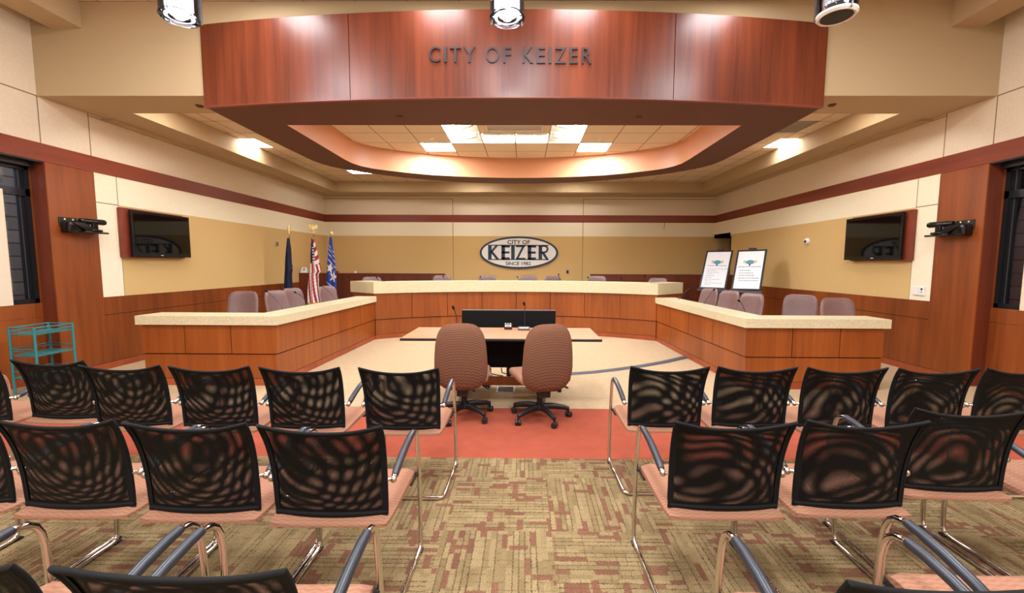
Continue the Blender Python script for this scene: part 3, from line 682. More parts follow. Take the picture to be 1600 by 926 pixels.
# sprinklers / small ceiling heads
for (u, v, z, l) in ((312, 165, HB, 'round sprinkler cover in the beige soffit left of canopy'), (1300, 163.5, HB, 'round sprinkler cover in the beige soffit right of canopy'), (624, 181.5, HF2, 'round sprinkler cover under the canopy, left one'), (998, 182.5, HF2, 'round sprinkler cover under the canopy, right one'),
                   (674, 216, HCE, 'small sprinkler head in front of the left bright panel'), (935, 217, HCE, 'small sprinkler head in front of the right bright panel')):
    p = atz(u, v, z)
    mb = MB().lathe([(.0001, -.02), (.03, -.02), (.045, -.006), (.05, 0)], 0, 0, 20)
    tag(mb.build('sprinkler_head', 'brown' if z < HCE else 'trim_white', None, 40, p), l, 'sprinkler', 'sprinklers')

# pendants ----------------------------------------------------------
def pendant(u, v, lit, label):
    p = at(u, v, 4.0)
    t = thing('pendant_light', label, 'pendant light', (p.x, p.y, p.z), 0, 'cylinder pendants')
    R_ = .152
    MB().lathe([(R_-.01, .02), (R_, .03), (R_, .62), (R_-.006, .62), (R_-.006, .03), (R_-.01, .02)], n=32).build('glass_shade', 'acrylic', t, 40)
    core = MB().lathe([(.0001, .012), (R_-.05, .014), (R_-.022, .03), (R_-.012, .07), (R_-.012, .60), (.0001, .60)], n=28)
    core.build('lamp_core', 'pend_lit' if lit else 'white', t, 40)
    if lit: MB().lathe([(R_-.115, .010), (R_-.11, .006), (R_-.105, .010), (R_-.07, .010), (R_-.066, .006), (R_-.062, .010)], n=20).build('lens_ring', 'grey_metal', t, 40)
    else: MB().lathe([(.0001, .002), (R_-.03, .004), (R_-.016, .03), (R_-.012, .07), (R_-.008, .07), (R_-.012, .02), (R_-.028, .0), (.0001, -.002)], n=28).build('reflector', 'black', t, 40)
    MB().lathe([(R_-.02, .0), (R_-.01, -.006), (R_+.006, .012), (R_+.004, .03), (R_-.006, .03)], n=32).build('bottom_ring', 'acrylic' if lit else 'trim_white', t, 40)
    for k in range(3):
        a = 0.6+k*2*PI/3; MB().box(-.008, .008, -.006, .006, .0, .62).xf(Matrix.Translation((math.cos(a)*(R_+.008), math.sin(a)*(R_+.008), 0))@Matrix.Rotation(a, 4, 'Z')).build('strap', 'grey_metal', t)
    MB().lathe([(.0001, .62), (R_+.012, .62), (R_+.012, .66), (.03, .72), (.0001, .72)], n=28).build('cap', 'grey_metal', t, 40)
    MB().tube([(0, 0, .71), (0, 0, HTOP-p.z)], .012, 8).build('stem', 'grey_metal', t, 60)
    return t
pendant(281, 30, True, 'lit cylinder pendant at the left above the audience')
pendant(792.5, 31, True, 'lit cylinder pendant in front of the canopy middle')
pendant(1307, 27, False, 'unlit cylinder pendant with dark bottom at the right')

# ------------------------------------------------------------------ council desks
def desk(name, label, path, zsplit, ztop, zslab, seams, depth, over, end_over=.05, work=.74):
    """path: front face line; behind = left side (+offset)."""
    t = thing(name, label, 'desk', (0, 0, 0))
    L_ = plen(path)
    mb = MB(); wall_strip(mb, path, .02, depth*.75, .0, ztop-.002); mb.build('carcass', 'seam', t)
    mb = MB(); wall_strip(mb, path, .004, .03, .0, .084); mb.build('plinth', 'wood_base', t)
    mb = MB(); wall_strip(mb, path, .012, .03, .09, zsplit-.008); mb.build('lower_panel', 'wood_desk', t)
    for i in range(len(seams)-1):
        mb = MB(); wall_strip(mb, subpath(path, seams[i]+.005, seams[i+1]-.005), .0, .03, zsplit+.006, ztop-.004); mb.build('front_panel', 'wood_desk', t)
    # slab with overhang beyond both ends
    def ext(p, a, b_):
        p = list(p)
        d = Vector(p[0])-Vector(p[1]); d.normalize(); p[0] = tuple(Vector(p[0])+d*a)
        d = Vector(p[-1])-Vector(p[-2]); d.normalize(); p[-1] = tuple(Vector(p[-1])+d*b_); return p
    mb = MB(); wall_strip(mb, ext(path, end_over, 0 if name == 'wing_desk' else end_over) if path[0][0] < 0 or name != 'wing_desk' else ext(path, 0, end_over), -over, depth, ztop, zslab); mb.build('countertop', 'stone', t)
    if work:
        mb = MB(); wall_strip(mb, path, depth*.75, depth*.75+.5, work-.03, work); mb.build('work_surface', 'wood_base', t)
    return t
A = (-4.50, 5.135); B_ = (-2.855, 5.135); C_ = (-2.797, 8.455)
pathL = [A, B_, C_]
def seam_from_px(path, px, vv, Z):
    """arc lengths where a desk seam sits"""
    out = []; 
    for u in px:
        best = None; s = 0
        for i in range(len(path)-1):
            p, q = Vector(path[i]), Vector(path[i+1]); l = (q-p).length
            for k in range(int(l*200)+1):
                pt = p+(q-p)*(k/(l*200)); d = Vector((pt.x, pt.y, Z))-CAM; D = d.dot(_f); uu = U0+F*d.dot(RT)/D
                if best is None or abs(uu-u) < best[0]: best = (abs(uu-u), s+k/200)
            s += l
        out.append(best[1])
    return out
l1 = plen(pathL[:2]); LL = plen(pathL)
sL = [0]+seam_from_px(pathL, (288.9, 360.8), 0, .58)+[l1]+seam_from_px(pathL, (489.2, 530.7, 563), 0, .58)+[LL]
desk('wing_desk', 'L shaped left wing of the council desk with lower stone counter', pathL, .395, .757, .865, sL, .36, .035)
pathR = mirror_path(pathL)
desk('wing_desk', 'L shaped right wing of the council desk with lower stone counter', pathR, .395, .757, .865, [LL-s for s in sL[::-1]], .36, .035)
sag = .86; ch = 2.79; Rr = (ch*ch+sag*sag)/(2*sag)
arc = [(-2.79+5.58*i/32, 8.43+math.sqrt(Rr*Rr-(-2.79+5.58*i/32)**2)-(Rr-sag)) for i in range(33)]
pathC = [(-3.45, 8.98)]+arc+[(3.45, 8.98)]
e0 = plen(pathC[:2]); La = plen(arc)
desk('centre_desk', 'raised curved centre section of council desk with thick pale counter', pathC, .395, .918, 1.144, [0]+[e0+La*i/8 for i in range(9)]+[e0*2+La], .45, .03, .03, .95)

# ------------------------------------------------------------------ mesh stacking chairs
def back_pt(s, t, layer=0):
    hw = .232+.012*t*t
    z = .456+t*(.366+.042*abs(s)**2.2)
    y = -.418-.040*t**1.8-.022*(1-s*s)-.045*t**4*abs(s)**2
    if layer == 1: y += .020*(1-.6*s*s)*(1-abs(2*t-1)**3*.6)
    if layer == 2: y -= .006
    return (s*hw, y, z)
def mesh_chair(loc, rz, label, group):
    t = thing('mesh_chair', label, 'chair', loc, rz, group)
    # seat
    s_ = MB(); nx, ny = 14, 14; vs = []; fs = []
    def seatp(i, j, top):
        x = -1+2*i/nx; y = -1+2*j/ny; sx = abs(x)**1; r = 1-.035*(abs(x)*abs(y))**6
        X = x*.25*r; Y = -.232+y*.240*r
        zt = .462-.012*(1-x*x)*.5+.012*y*.5
        e = max(abs(x), abs(y)); edge = max(0, (e-.86)/.14); zt -= .016*edge**2
        if y > .7: zt -= .02*((y-.7)/.3)**2
        zb = zt-.052+.03*edge**2*(1 if not top else 0)+.0
        return (X, Y, zt if top else .412+.012*edge)
    for top in (1, 0):
        for j in range(ny+1):
            for i in range(nx+1): vs.append(seatp(i, j, top))
    n1 = (nx+1)*(ny+1)
    for j in range(ny):
        for i in range(nx):
            a = j*(nx+1)+i; fs.append((a, a+1, a+nx+2, a+nx+1)); fs.append((n1+a, n1+a+nx+1, n1+a+nx+2, n1+a+1))
    rim = [i for i in range(nx+1)]+[(j*(nx+1)+nx) for j in range(1, ny+1)]+[ny*(nx+1)+i for i in range(nx-1, -1, -1)]+[j*(nx+1) for j in range(ny-1, 0, -1)]
    for k in range(len(rim)):
        a, b_ = rim[k], rim[(k+1) % len(rim)]; fs.append((a, n1+a, n1+b_, b_))
    s_.add(vs, fs); s_.build('seat', 'seat_cloth', t, 50)
    # backrest: two layers of mesh, in one part
    def layer(lay, mat, name, par):
        m_ = MB(); NX, NY = 20, 18
        vs = [back_pt(-1+2*i/NX, j/NY, lay) for j in range(NY+1) for i in range(NX+1)]
        fs = [(j*(NX+1)+i, j*(NX+1)+i+1, (j+1)*(NX+1)+i+1, (j+1)*(NX+1)+i) for j in range(NY) for i in range(NX)]
        m_.add(vs, fs); o = m_.build(name, mat, par, 80)
        uvl = o.data.uv_layers.new(name='UVMap')
        for lp in o.data.loops:
            i, j = lp.vertex_index % (NX+1), lp.vertex_index//(NX+1); p = back_pt(-1+2*i/NX, j/NY, lay)
            uvl.data[lp.index].uv = (p[0], j/NY*.44+ .01*math.sin(p[0]*9))
        return o
    bo = layer(0, 'mesh_front', 'backrest', t); layer(1, 'mesh_back', 'mesh_lining', bo)
    per = [back_pt(-1+2*i/16, 0) for i in range(17)]+[back_pt(1, j/12) for j in range(1, 13)]+[back_pt(1-2*i/16, 1) for i in range(1, 17)]+[back_pt(-1, 1-j/12) for j in range(1, 12)]
    fr = MB().tube(per, .0075, 8, closed=True); fr.tube([back_pt(-1+2*i/16, .02) for i in range(17)], .010, 8)
    def band(s0, s1, t0, t1, ns, nt_):
        for off in (-.004, .004):
            vs = []; fs = []
            for j in range(nt_+1):
                for i in range(ns+1):
                    q = back_pt(s0+(s1-s0)*i/ns, t0+(t1-t0)*j/nt_, 0); vs.append((q[0], q[1]+off, q[2]))
            for j in range(nt_):
                for i in range(ns): a = j*(ns+1)+i; fs.append((a, a+1, a+ns+2, a+ns+1))
            fr.add(vs, fs)
    band(-1, 1, 0, .06, 18, 2); band(-1, 1, .965, 1, 18, 1); band(-1, -.93, 0, 1, 1, 16); band(.93, 1, 0, 1, 1, 16)
    fr.build('back_frame', 'hem', t, 50)
    for sx in (-1, 1):
        x = sx*.258
        # side tube : arm -> front leg -> runner
        pts = [(x, -.405, .600), (x, -.36, .615)]
        pts += [(x, -.30, .634), (x, -.22, .654), (x, -.14, .668), (x, -.08, .672), (x, -.045, .664), (x, -.022, .645), (x, -.008, .615), (x, 0, .57), (x+sx*.002, .006, .48), (x+sx*.006, .006, .3), (x+sx*.008, .004, .12), (x+sx*.008, .0, .05), (x+sx*.008, -.008, .026), (x+sx*.007, -.03, .014), (x+sx*.004, -.2, .013), (x+sx*.0, -.42, .013), (x-sx*.006, -.452, .013), (x-sx*.03, -.466, .013)]
        MB().tube(pts, .0115, 10).build('leg', 'chrome', t, 60)
        pad = MB().tube([(x, -.385, .606), (x, -.36, .6165), (x, -.30, .636), (x, -.22, .656), (x, -.14, .6695), (x, -.085, .6735)], [.0145, .0165, .0165, .0165, .016, .0145], 12)
        pad.build('arm_pad', 'pad', t, 60)
        br = MB().tube([(x, -.398, .601), (sx*.232, -.425, .604)], .008, 8); br.ball((x, -.405, .599), .0145, sz=(1, 1, 1.1)); br.build('arm_bracket', 'chrome', t, 60)
        MB().box(x-sx*.028, x-sx*.006, -.10, .0, .405, .425).tube([(x, .0, .415), (x-sx*.03, -.03, .415)], .009, 8).build('seat_bracket', 'black', t)
        MB().rbox(x+sx*.008-.014, x+sx*.008+.014, -.03, .012, .0, .012, .004, 2).build('foot_glide', 'black', t)
    MB().tube([(-.235, -.466, .013), (.235, -.466, .013)], .011, 10).build('rear_bar', 'chrome', t, 60)
    MB().tube([(-.25, -.06, .408), (.25, -.06, .408)], .010, 8).tube([(-.20, -.40, .408), (.20, -.40, .408)], .010, 8).build('seat_frame', 'black', t, 60)
    return t
rowA, rowB, rowC = 'mesh chairs in the front audience row', 'mesh chairs in the middle audience row', 'mesh chairs in the nearest audience row'
spots = [
 (-.60, 3.075, 0.0, 'black mesh chair beside aisle, left side, row closest to desks', rowA),
 (-1.225, 3.08, 0.02, 'black mesh chair second from the aisle on the left, front row', rowA),
 (-1.80, 3.09, 0.03, 'black mesh chair third from the aisle on the left, front row', rowA),
 (-2.37, 3.10, 0.03, 'black mesh chair fourth from the aisle on the left, overlapping its left neighbour, front row', rowA),
 (-2.93, 3.22, -.03, 'black mesh chair in front of the teal cart, front row', rowA),
 (-3.50, 3.16, .03, 'black mesh chair cut by the left edge of view, front row', rowA),
 (1.09, 3.155, 0.0, 'black mesh chair beside aisle, right side, row closest to desks', rowA),
 (1.648, 3.165, -.01, 'black mesh chair second from the aisle on the right, front row', rowA),
 (2.207, 3.16, -.01, 'black mesh chair third from the aisle on the right, front row', rowA),
 (2.766, 3.15, -.01, 'black mesh chair fourth from the aisle on the right, front row', rowA),
 (3.326, 3.16, -.01, 'black mesh chair cut by the right edge of view, front row', rowA),
 (-.635, 2.13, .0, 'black mesh chair beside aisle, left side, middle row', rowB),
 (-1.192, 2.15, .01, 'black mesh chair second from the aisle on the left, middle row', rowB),
 (-1.75, 2.17, .01, 'black mesh chair third from the aisle on the left, middle row', rowB),
 (-2.31, 2.19, .02, 'black mesh chair cut by the left edge of view, middle row', rowB),
 (1.035, 2.205, .0, 'black mesh chair beside aisle, right side, middle row', rowB),
 (1.594, 2.23, -.01, 'black mesh chair second from the aisle on the right, middle row', rowB),
 (2.20, 2.38, -.05, 'black mesh chair pushed forward, third from aisle on the right, middle row', rowB),
 (2.79, 2.30, -.03, 'black mesh chair mostly beyond the right edge of view, middle row', rowB),
 (-.57, 1.335, .0, 'nearest mesh chair at bottom left, curved back top crossing the frame edge', rowC),
 (-1.16, 1.335, .02, 'nearest mesh chair at the bottom left corner, its arm and seat edge visible', rowC),
 (1.07, 1.32, .0, 'nearest mesh chair at bottom right, back corner poking into frame', rowC),
 (1.67, 1.41, -.02, 'nearest mesh chair at the bottom right corner, wide seat showing', rowC)]
first = None
for x, y, rz, l, g in spots:
    if first is None: first = mesh_chair((x, y, 0), rz, l, g)
    else: dup(first, (x, y, 0), rz, l, g)

# ------------------------------------------------------------------ swivel chairs
def rounded_back(w0, w1, h, th, cup, n=16, m=18, p=2.6):
    """closed cushion: superellipse outline, width w0 bottom w1 top, in XZ, thickness along Y"""
    mb = MB(); vs = []; fs = []
    rings = 10
    def outline(k, N_):
        a = 2*PI*k/N_; c, s = math.cos(a), math.sin(a)
        x = abs(c)**(2/p)*(1 if c > 0 else -1); z = abs(s)**(2/p)*(1 if s > 0 else -1); return x, z
    NN = 40
    for side in (1, -1):
        for r in range(rings+1):
            f = r/rings
            for k in range(NN):
                x, z = outline(k, NN); x *= f; z *= f
                wz = (w0+(w1-w0)*(z+1)/2)/2
                prof = math.sqrt(max(0, 1-f**5))
                y = side*th/2*prof + cup*(x*x) + (-.03*math.sin((z+1)*PI/2))
                vs.append((x*wz, y, z*h/2))
    st = (rings+1)*NN
    for si, side in enumerate((1, -1)):
        for r in range(rings):
            for k in range(NN):
                a = si*st+r*NN+k; b_ = si*st+r*NN+(k+1) % NN; c = b_+NN; d = a+NN
                fs.append((a, d, c, b_) if side > 0 else (a, b_, c, d))
    mb.add(vs, fs); return mb
def star_base(t, n=5, R_=.29, a0=.3, mat='black', casters=True):
    MB().lathe([(.05, .085), (.055, .10), (.045, .13), (.03, .14), (.03, .22), (.024, .22), (.024, .36)], n=20).build('column', mat, t, 40)
    for k in range(n):
        a = a0+2*PI*k/n; c, s = math.cos(a), math.sin(a)
        leg = MB().tube([(c*.03, s*.03, .115), (c*.12, s*.12, .118), (c*(R_-.05), s*(R_-.05), .098), (c*R_, s*R_, .082)], [.036, .031, .025, .021], 10, flat=.8)
        lo = leg.build('base_leg', mat, t, 60)
        if casters:
            cs = MB()
            R2 = Matrix.Translation((c*R_, s*R_, .028))@Matrix.Rotation(a+.7, 4, 'Z')@Matrix.Rotation(PI/2, 4, 'X')
            for dx in (-.024, .006):
                o = len(cs.v); cs.lathe([(.0001, dx-.003), (.025, dx-.003), (.0285, dx+.002), (.0285, dx+.017), (.025, dx+.022), (.0001, dx+.022)], n=16); cs.xf(R2, o)
            cs.tube([(c*R_, s*R_, .03), (c*R_, s*R_, .085)], .008, 8); cs.build('caster', mat, lo, 40)
def task_chair(loc, rz, label, a0):
    t = thing('task_chair', label, 'chair', loc, rz, 'upholstered task chairs at the small table')
    star_base(t, 5, .29, a0)
    bk = rounded_back(.53, .45, .645, .09, .05, p=3.3); bk.xf(Matrix.Translation((0, -.24, .645))@Matrix.Rotation(math.radians(4), 4, 'X'))
    bk.build('backrest', 'chair_cloth', t, 60)
    se = MB().rbox(-.25, .25, -.20, .27, .385, .465, .036, 4); se.build('seat', 'seat_cloth', t, 60)
    MB().box(-.11, .11, -.14, .14, .335, .385).box(-.05, .05, -.16, -.04, .25, .34).build('mechanism', 'black', t)
    MB().tube([(0, -.08, .35), (0, -.20, .34), (0, -.225, .36), (0, -.235, .44)], [.022, .024, .026, .03], 10).build('back_support', 'black', t, 60)
    MB().tube([(.08, -.06, .355), (.17, -.08, .345), (.235, -.10, .318), (.25, -.11, .31)], [.008, .007, .012, .010], 8).build('lever', 'black', t, 60)
    MB().tube([(.05, -.2, .33), (.11, -.2, .33)], .012, 8).tube([(.11, -.2, .33), (.135, -.2, .33)], .026, 12).build('tension_knob', 'black', t, 50)
    return t
task_chair((-.42, 4.13, 0), .02, 'brown zigzag fabric task chair at table, left one, facing straight ahead', -.72)
task_chair((.33, 4.10, 0), .30, 'brown zigzag fabric task chair at table, right one, turned slightly left', -1.42)

def council_chair(loc, rz, label, group, hz=0):
    t = thing('council_chair', label, 'chair', loc, rz, group)
    bk = rounded_back(.48, .44, .60, .085, .06, p=4.6); bk.xf(Matrix.Translation((0, -.26, .775))@Matrix.Rotation(math.radians(15), 4, 'X')); bk.build('backrest', 'mauve', t, 60)
    MB().rbox(-.24, .24, -.22, .26, .40, .485, .035, 3).build('seat', 'mauve', t, 60)
    for sx in (-1, 1):
        MB().tube([(sx*.22, -.19, .44), (sx*.30, -.17, .47), (sx*.305, -.15, .60), (sx*.30, .10, .62), (sx*.30, .15, .58), (sx*.29, .12, .46), (sx*.22, .1, .43)], .015, 8).build('armrest', 'black', t, 60)
    MB().tube([(0, -.1, .38), (0, -.27, .38), (0, -.31, .46), (0, -.31, .62)], .024, 8).build('back_support', 'black', t, 60)
    star_base(t, 5, .28, .3, 'black', False)
    return t
cc = [ # x, y, z, rz, label, group ; rz: 0 faces +Y ; PI faces the audience
 (-4.22, 6.42, 0, PI+.15, 'mauve council chair at the short end of the left wing', 'chairs behind the left wing'),
 (-3.62, 6.85, 0, -PI/2-.30, 'mauve council chair behind left wing, nearest of the three in a row', 'chairs behind the left wing'),
 (-3.72, 7.55, 0, -PI/2-.30, 'mauve council chair behind left wing, middle of three in a row', 'chairs behind the left wing'),
 (-3.49, 8.35, 0, -PI/2-.40, 'mauve council chair behind left wing in front of the blue flag', 'chairs behind the left wing'),
 (3.45, 8.10, 0, PI/2+.35, 'mauve council chair behind right wing under the left poster', 'chairs behind the right wing'),
 (3.50, 7.40, 0, PI/2+.35, 'mauve council chair behind right wing, middle of the three under posters', 'chairs behind the right wing'),
 (3.52, 6.68, 0, PI/2+.40, 'mauve council chair behind right wing under the right poster', 'chairs behind the right wing'),
 (4.20, 6.28, 0, PI-.62, 'mauve council chair at wing corner, left of the rightmost chair', 'chairs behind the right wing'),
 (4.43, 5.60, 0, PI-.10, 'mauve council chair furthest right behind the right wing', 'chairs behind the right wing'),
 (-3.28, 9.75, .14, PI+.45, 'council chair back showing at the left end above centre counter', 'chairs behind the centre counter'),
 (-1.79, 10.2, .17, PI+.2, 'council chair back above centre counter, second from its left end', 'chairs behind the centre counter'),
 (-.74, 10.3, .17, PI, 'council chair back above centre counter under left side of oval sign', 'chairs behind the centre counter'),
 (.27, 10.3, .17, PI, 'council chair back above centre counter under right side of oval sign', 'chairs behind the centre counter'),
 (.96, 10.3, .165, PI+.3, 'council chair back above centre counter under the wall outlet', 'chairs behind the centre counter'),
 (1.90, 10.2, .17, PI-.2, 'council chair back above centre counter, second from its right end', 'chairs behind the centre counter'),
 (3.17, 9.8, .14, PI-.5, 'council chair back showing at the right end above centre counter', 'chairs behind the centre counter')]
c0 = None
for x, y, z, rz, l, g in cc:
    if c0 is None: c0 = council_chair((x, y, z), rz, l, g)
    else: dup(c0, (x, y, z), rz, l, g)

# ------------------------------------------------------------------ small table with things on it
tb = thing('table', 'small rectangular table with wood top and black edge facing the desks', 'table', (-.065, 4.68, 0))
MB().rbox(-1.03, 1.03, -.385, .385, .722, .748, .006, 2).build('edge_band', 'black', tb)
MB().rbox(-1.022, 1.022, -.377, .377, .742, .752, .003, 2).build('tabletop', 'wood_top', tb)
MB().box(-.44, .44, .12, .14, .33, .722).build('modesty_panel', 'black_matte', tb)
for sx in (-1, 1):
    MB().box(sx*.44-.03, sx*.44+.03, -.05, .12, .07, .722).build('leg', 'black', tb)
    MB().tube([(sx*.44, -.32, .028), (sx*.44, -.1, .05), (sx*.44, .1, .05), (sx*.44, .30, .028)], [.024, .032, .032, .024], 10).build('foot', 'black', tb, 60)
MB().box(-.41, .41, .06, .10, .14, .235).build('stretcher', 'wood_wall', tb)
MB().tube([(-.14, .1, .33), (-.14, .12, .26), (-.07, .13, .24), (.0, .13, .23)], .006, 6).build('cable', 'black', tb)
MB().tube([(-.02, .1, .33), (-.01, .12, .27), (.05, .13, .25), (.10, .13, .235)], .006, 6).build('cable', 'black', tb)
# floor outlet
t = thing('floor_outlet', 'open floor outlet box in beige carpet under the table', 'floor outlet', (-.045, 5.04, 0))
MB().box(-.11, .11, -.12, .12, 0, .006).build('cover_frame', 'white', t)
MB().box(-.09, .09, -.10, .10, .004, .009).build('socket_plate', 'black', t)
# microphones
def goose(base, pts, label, mat='black', mount=True, group='gooseneck microphones'):
    t = thing('gooseneck_microphone', label, 'microphone', base, 0, group)
    if mount: MB().lathe([(.0001, 0), (.03, 0), (.03, .012), (.012, .02), (.0001, .02)], n=16).build('mount', mat, t, 40)
    q = [Vector(p)-Vector(base) for p in pts]
    MB().tube(q, .0045, 6).build('neck', mat, t, 60)
    d = (q[-1]-q[-2]).normalized()
    MB().tube([q[-1], q[-1]+d*.012, q[-1]+d*.035, q[-1]+d*.045], [.008, .014, .014, .006], 10).build('capsule', 'black_matte', t, 60)
    return t
p = Vector((-.555, 4.60, .752)); goose(p, [p, p+Vector((0, 0, .10)), p+Vector((-.01, 0, .2)), p+Vector((-.03, -.02, .265))], 'black gooseneck microphone on small table behind left task chair')
p = Vector((.17, 4.90, .79))
t = thing('microphone_base', 'grey rounded desktop microphone base on the small table', 'microphone base', (p.x, p.y, .752))
MB().rbox(-.07, .07, -.06, .06, 0, .03, .012, 3).build('body', 'grey_metal', t, 50)
MB().box(-.05, .05, -.055, -.03, .028, .034).build('button', 'trim_white', t)
p = Vector((.18, 4.93, .782)); goose(p, [p, p+Vector((0, 0, .12)), p+Vector((.0, 0, .22)), p+Vector((-.005, -.01, .25))], 'black gooseneck microphone standing in grey base on small table', mount=False)
t = thing('timer_box', 'small black timer box with red display on the small table', 'timer', (-.012, 4.93, .752))
MB().rbox(-.045, .045, -.03, .03, 0, .065, .005, 2).build('body', 'black', t)
MB().box(-.036, .036, -.033, -.029, .032, .058).build('display', 'trim_white', t)
MB().box(-.022, .022, -.035, -.032, .04, .048).build('digits', 'red_flag', t)
MB().box(-.036, -.026, -.01, .01, .064, .072).box(-.008, .002, -.01, .01, .064, .072).box(.02, .03, -.01, .01, .064, .072).build('buttons', 'white', t)
# wide monitor behind the table
a, b_ = at(722, 483.5, 5.35), at(868, 484.5, 5.35)
t = thing('wide_monitor', 'wide black display with pale top edge standing behind the table', 'monitor', ((a.x+b_.x)/2, 5.35, 0))
hw = (b_.x-a.x)/2
MB().rbox(-hw, hw, -.03, .03, a.z-.66, a.z-.004, .006, 2).build('screen', 'black_matte', t)
MB().box(-hw+.004, hw-.004, -.031, .031, a.z-.008, a.z).build('top_edge', 'grey_metal', t)
MB().tube([(0, .05, .05), (0, .05, a.z-.3)], .03, 10).build('post', 'black', t, 60)
MB().box(-.30, .30, -.05, .05, .02, .06).box(-.28, -.22, -.25, .25, 0, .04).box(.22, .28, -.25, .25, 0, .04).build('stand_base', 'black', t)

# council microphones
def mic_px(u0, v0, u1, v1, Y, label, base_z, group):
    """from the head at (u1,v1) down to a base at (u0,v0)"""
    h = at(u1, v1, Y); b = at(u0, v0, Y); b = Vector((b.x, b.y, base_z))
    mid = b.lerp(h, .5)+Vector((0, 0, .05))
    goose(b, [b, b+Vector((0, 0, .04)), b.lerp(h, .25)+Vector((0, 0, .045)), mid, b.lerp(h, .8)+Vector((0, 0, .03)), h], label, 'black', True, group)
gw = 'microphones on the wing desks'
mic_px(446, 488, 418, 456, 6.3, 'microphone bent left, nearest on the left wing desk', .74, gw)
mic_px(487, 470, 463, 457.5, 6.9, 'microphone bent left in the middle of left wing desk', .74, gw)
mic_px(530, 462, 503, 447, 7.9, 'microphone bent left before the blue flag, left wing desk', .74, gw)
mic_px(1054, 468, 1079, 450, 7.9, 'microphone bent right at the inner end of right wing desk', .74, gw)
mic_px(1096, 468, 1114, 454, 7.0, 'microphone bent right under left poster, right wing desk', .74, gw)
mic_px(1166, 487, 1156, 471, 6.3, 'microphone leaning left, nearest on the right wing desk', .74, gw)
gc = 'microphones behind the centre counter'
for i, (u, v, Y, l) in enumerate(((546, 434, 9.35, 'at the far left tip'), (589, 434.5, 9.6, 'before the leftmost chair'), (693, 433, 9.8, 'before the second chair from left'), (751, 433.5, 9.9, 'left of the chair under the sign'), (809, 434, 9.95, 'between the two chairs under the sign'), (873, 430, 9.95, 'before the chair under the wall outlet'), (919, 434.5, 9.8, 'before the second chair from right'), (971, 436, 9.6, 'alone right of the second chair from right'), (1008, 432.5, 9.4, 'before the rightmost chair'))):
    h = at(u, v, Y); b = Vector((h.x+.05, h.y+.06, .95))
    goose(b, [b, b+Vector((0, 0, .1)), h.lerp(b, .3)+Vector((0, 0, .03)), h], 'microphone head above centre counter, %s' % l, 'black', True, gc)

# cable cover on the floor
cp = [atz(u, v, 0) for u, v in ((1072, 557.5), (1040, 565), (1000, 572), (960, 577.5), (925, 581.5), (885, 584.5), (850, 586))]
mb = MB(); path2 = [(p.x, p.y) for p in cp]
vs = []; fs = []
for (o_, z) in ((-.075, .001), (-.03, .014), (.03, .014), (.075, .001)):
    for q in offset(path2, o_): vs.append((q[0], q[1], z))
n = len(path2)
for k in range(3):
    for i in range(n-1): fs.append((k*n+i, k*n+i+1, (k+1)*n+i+1, (k+1)*n+i))
for i in range(n-1): fs.append((i, 3*n+i, 3*n+i+1, i+1))
mb.add(vs, fs); tag(mb.build('cable_cover', 'ramp'), 'dark grey cable cover strip curving over the beige floor', 'cable cover')

# ------------------------------------------------------------------ wall things
# oval sign
def ell(rx, rz, n=72): return [(rx*math.cos(2*PI*k/n), rz*math.sin(2*PI*k/n)) for k in range(n)]
c = at(810.8, 394.6, YB-.03)
ex = (at(872, 395, YB-.03).x-at(749.5, 395, YB-.03).x)/2; ez = (at(811, 369.6, YB-.03).z-at(811, 420.4, YB-.03).z)/2
t = thing('oval_sign', 'oval white and navy city sign on the gold back wall', 'sign', (c.x, YB-.002, c.z))
def ell_prism(rx, rz, y0, y1):
    mb = MB(); P = ell(rx, rz); n = len(P)
    mb.add([(x, y1, z) for x, z in P]+[(x, y0, z) for x, z in P], [tuple(range(n))[::-1], tuple(range(n, 2*n))]+[(i, (i+1) % n, n+(i+1) % n, n+i) for i in range(n)]); return mb
ell_prism(ex, ez, -.04, 0).build('rim', 'navy', t)
ell_prism(ex-.062, ez-.058, -.046, -.039).build('face', 'sign_white', t)
# navy bars and letters
lw = .012
pz = lambda v: (395-v)/50.8*2*ez   # px to local z
px = lambda u: (u-810.8)/122.5*2*ex
mb = MB()
def bar(x0, x1, z0, z1): mb.box(x0, x1, -.052, -.045, z0, z1)
zt, zb_ = pz(383.7), pz(405.7)
bar(px(762.5), px(857.5), zt-.012, zt+.016); bar(px(762.5), px(857.5), zb_-.012, zb_+.014)
def stroke(pts, w):
    for i in range(len(pts)-1):
        a, b2 = Vector((pts[i][0], pts[i][1])), Vector((pts[i+1][0], pts[i+1][1])); d = (b2-a).normalized(); nn = Vector((-d.y, d.x))*w/2
        P = [a-nn, b2-nn, b2+nn, a+nn]
        mb.add([(q.x, -.052, q.y) for q in P]+[(q.x, -.046, q.y) for q in P], [(0, 1, 2, 3), (7, 6, 5, 4), (0, 4, 5, 1), (1, 5, 6, 2), (2, 6, 7, 3), (3, 7, 4, 0)])
T_, B2 = zt, zb_; mid = (T_+B2)/2; sw = .104
k0 = px(765.5); stroke([(k0, B2), (k0, T_)], sw); stroke([(k0+.02, mid-.01), (px(776.5), T_)], .055); stroke([(k0+.05, mid+.02), (px(778), B2)], .07)
def EE(x0, x1):
    stroke([(x0+sw/2, B2), (x0+sw/2, T_)], sw); stroke([(x0, T_-.026), (x1, T_-.026)], .07); stroke([(x0, mid), (x1-.01, mid)], .06); stroke([(x0, B2+.026), (x1, B2+.026)], .07)
EE(px(783.5), px(796.5)); stroke([(px(801.5), B2), (px(801.5), T_)], sw)
stroke([(px(806), T_-.022), (px(820), T_-.022)], .055); stroke([(px(806), B2+.022), (px(821), B2+.022)], .055); stroke([(px(818), T_-.02), (px(808), B2+.02)], .06)
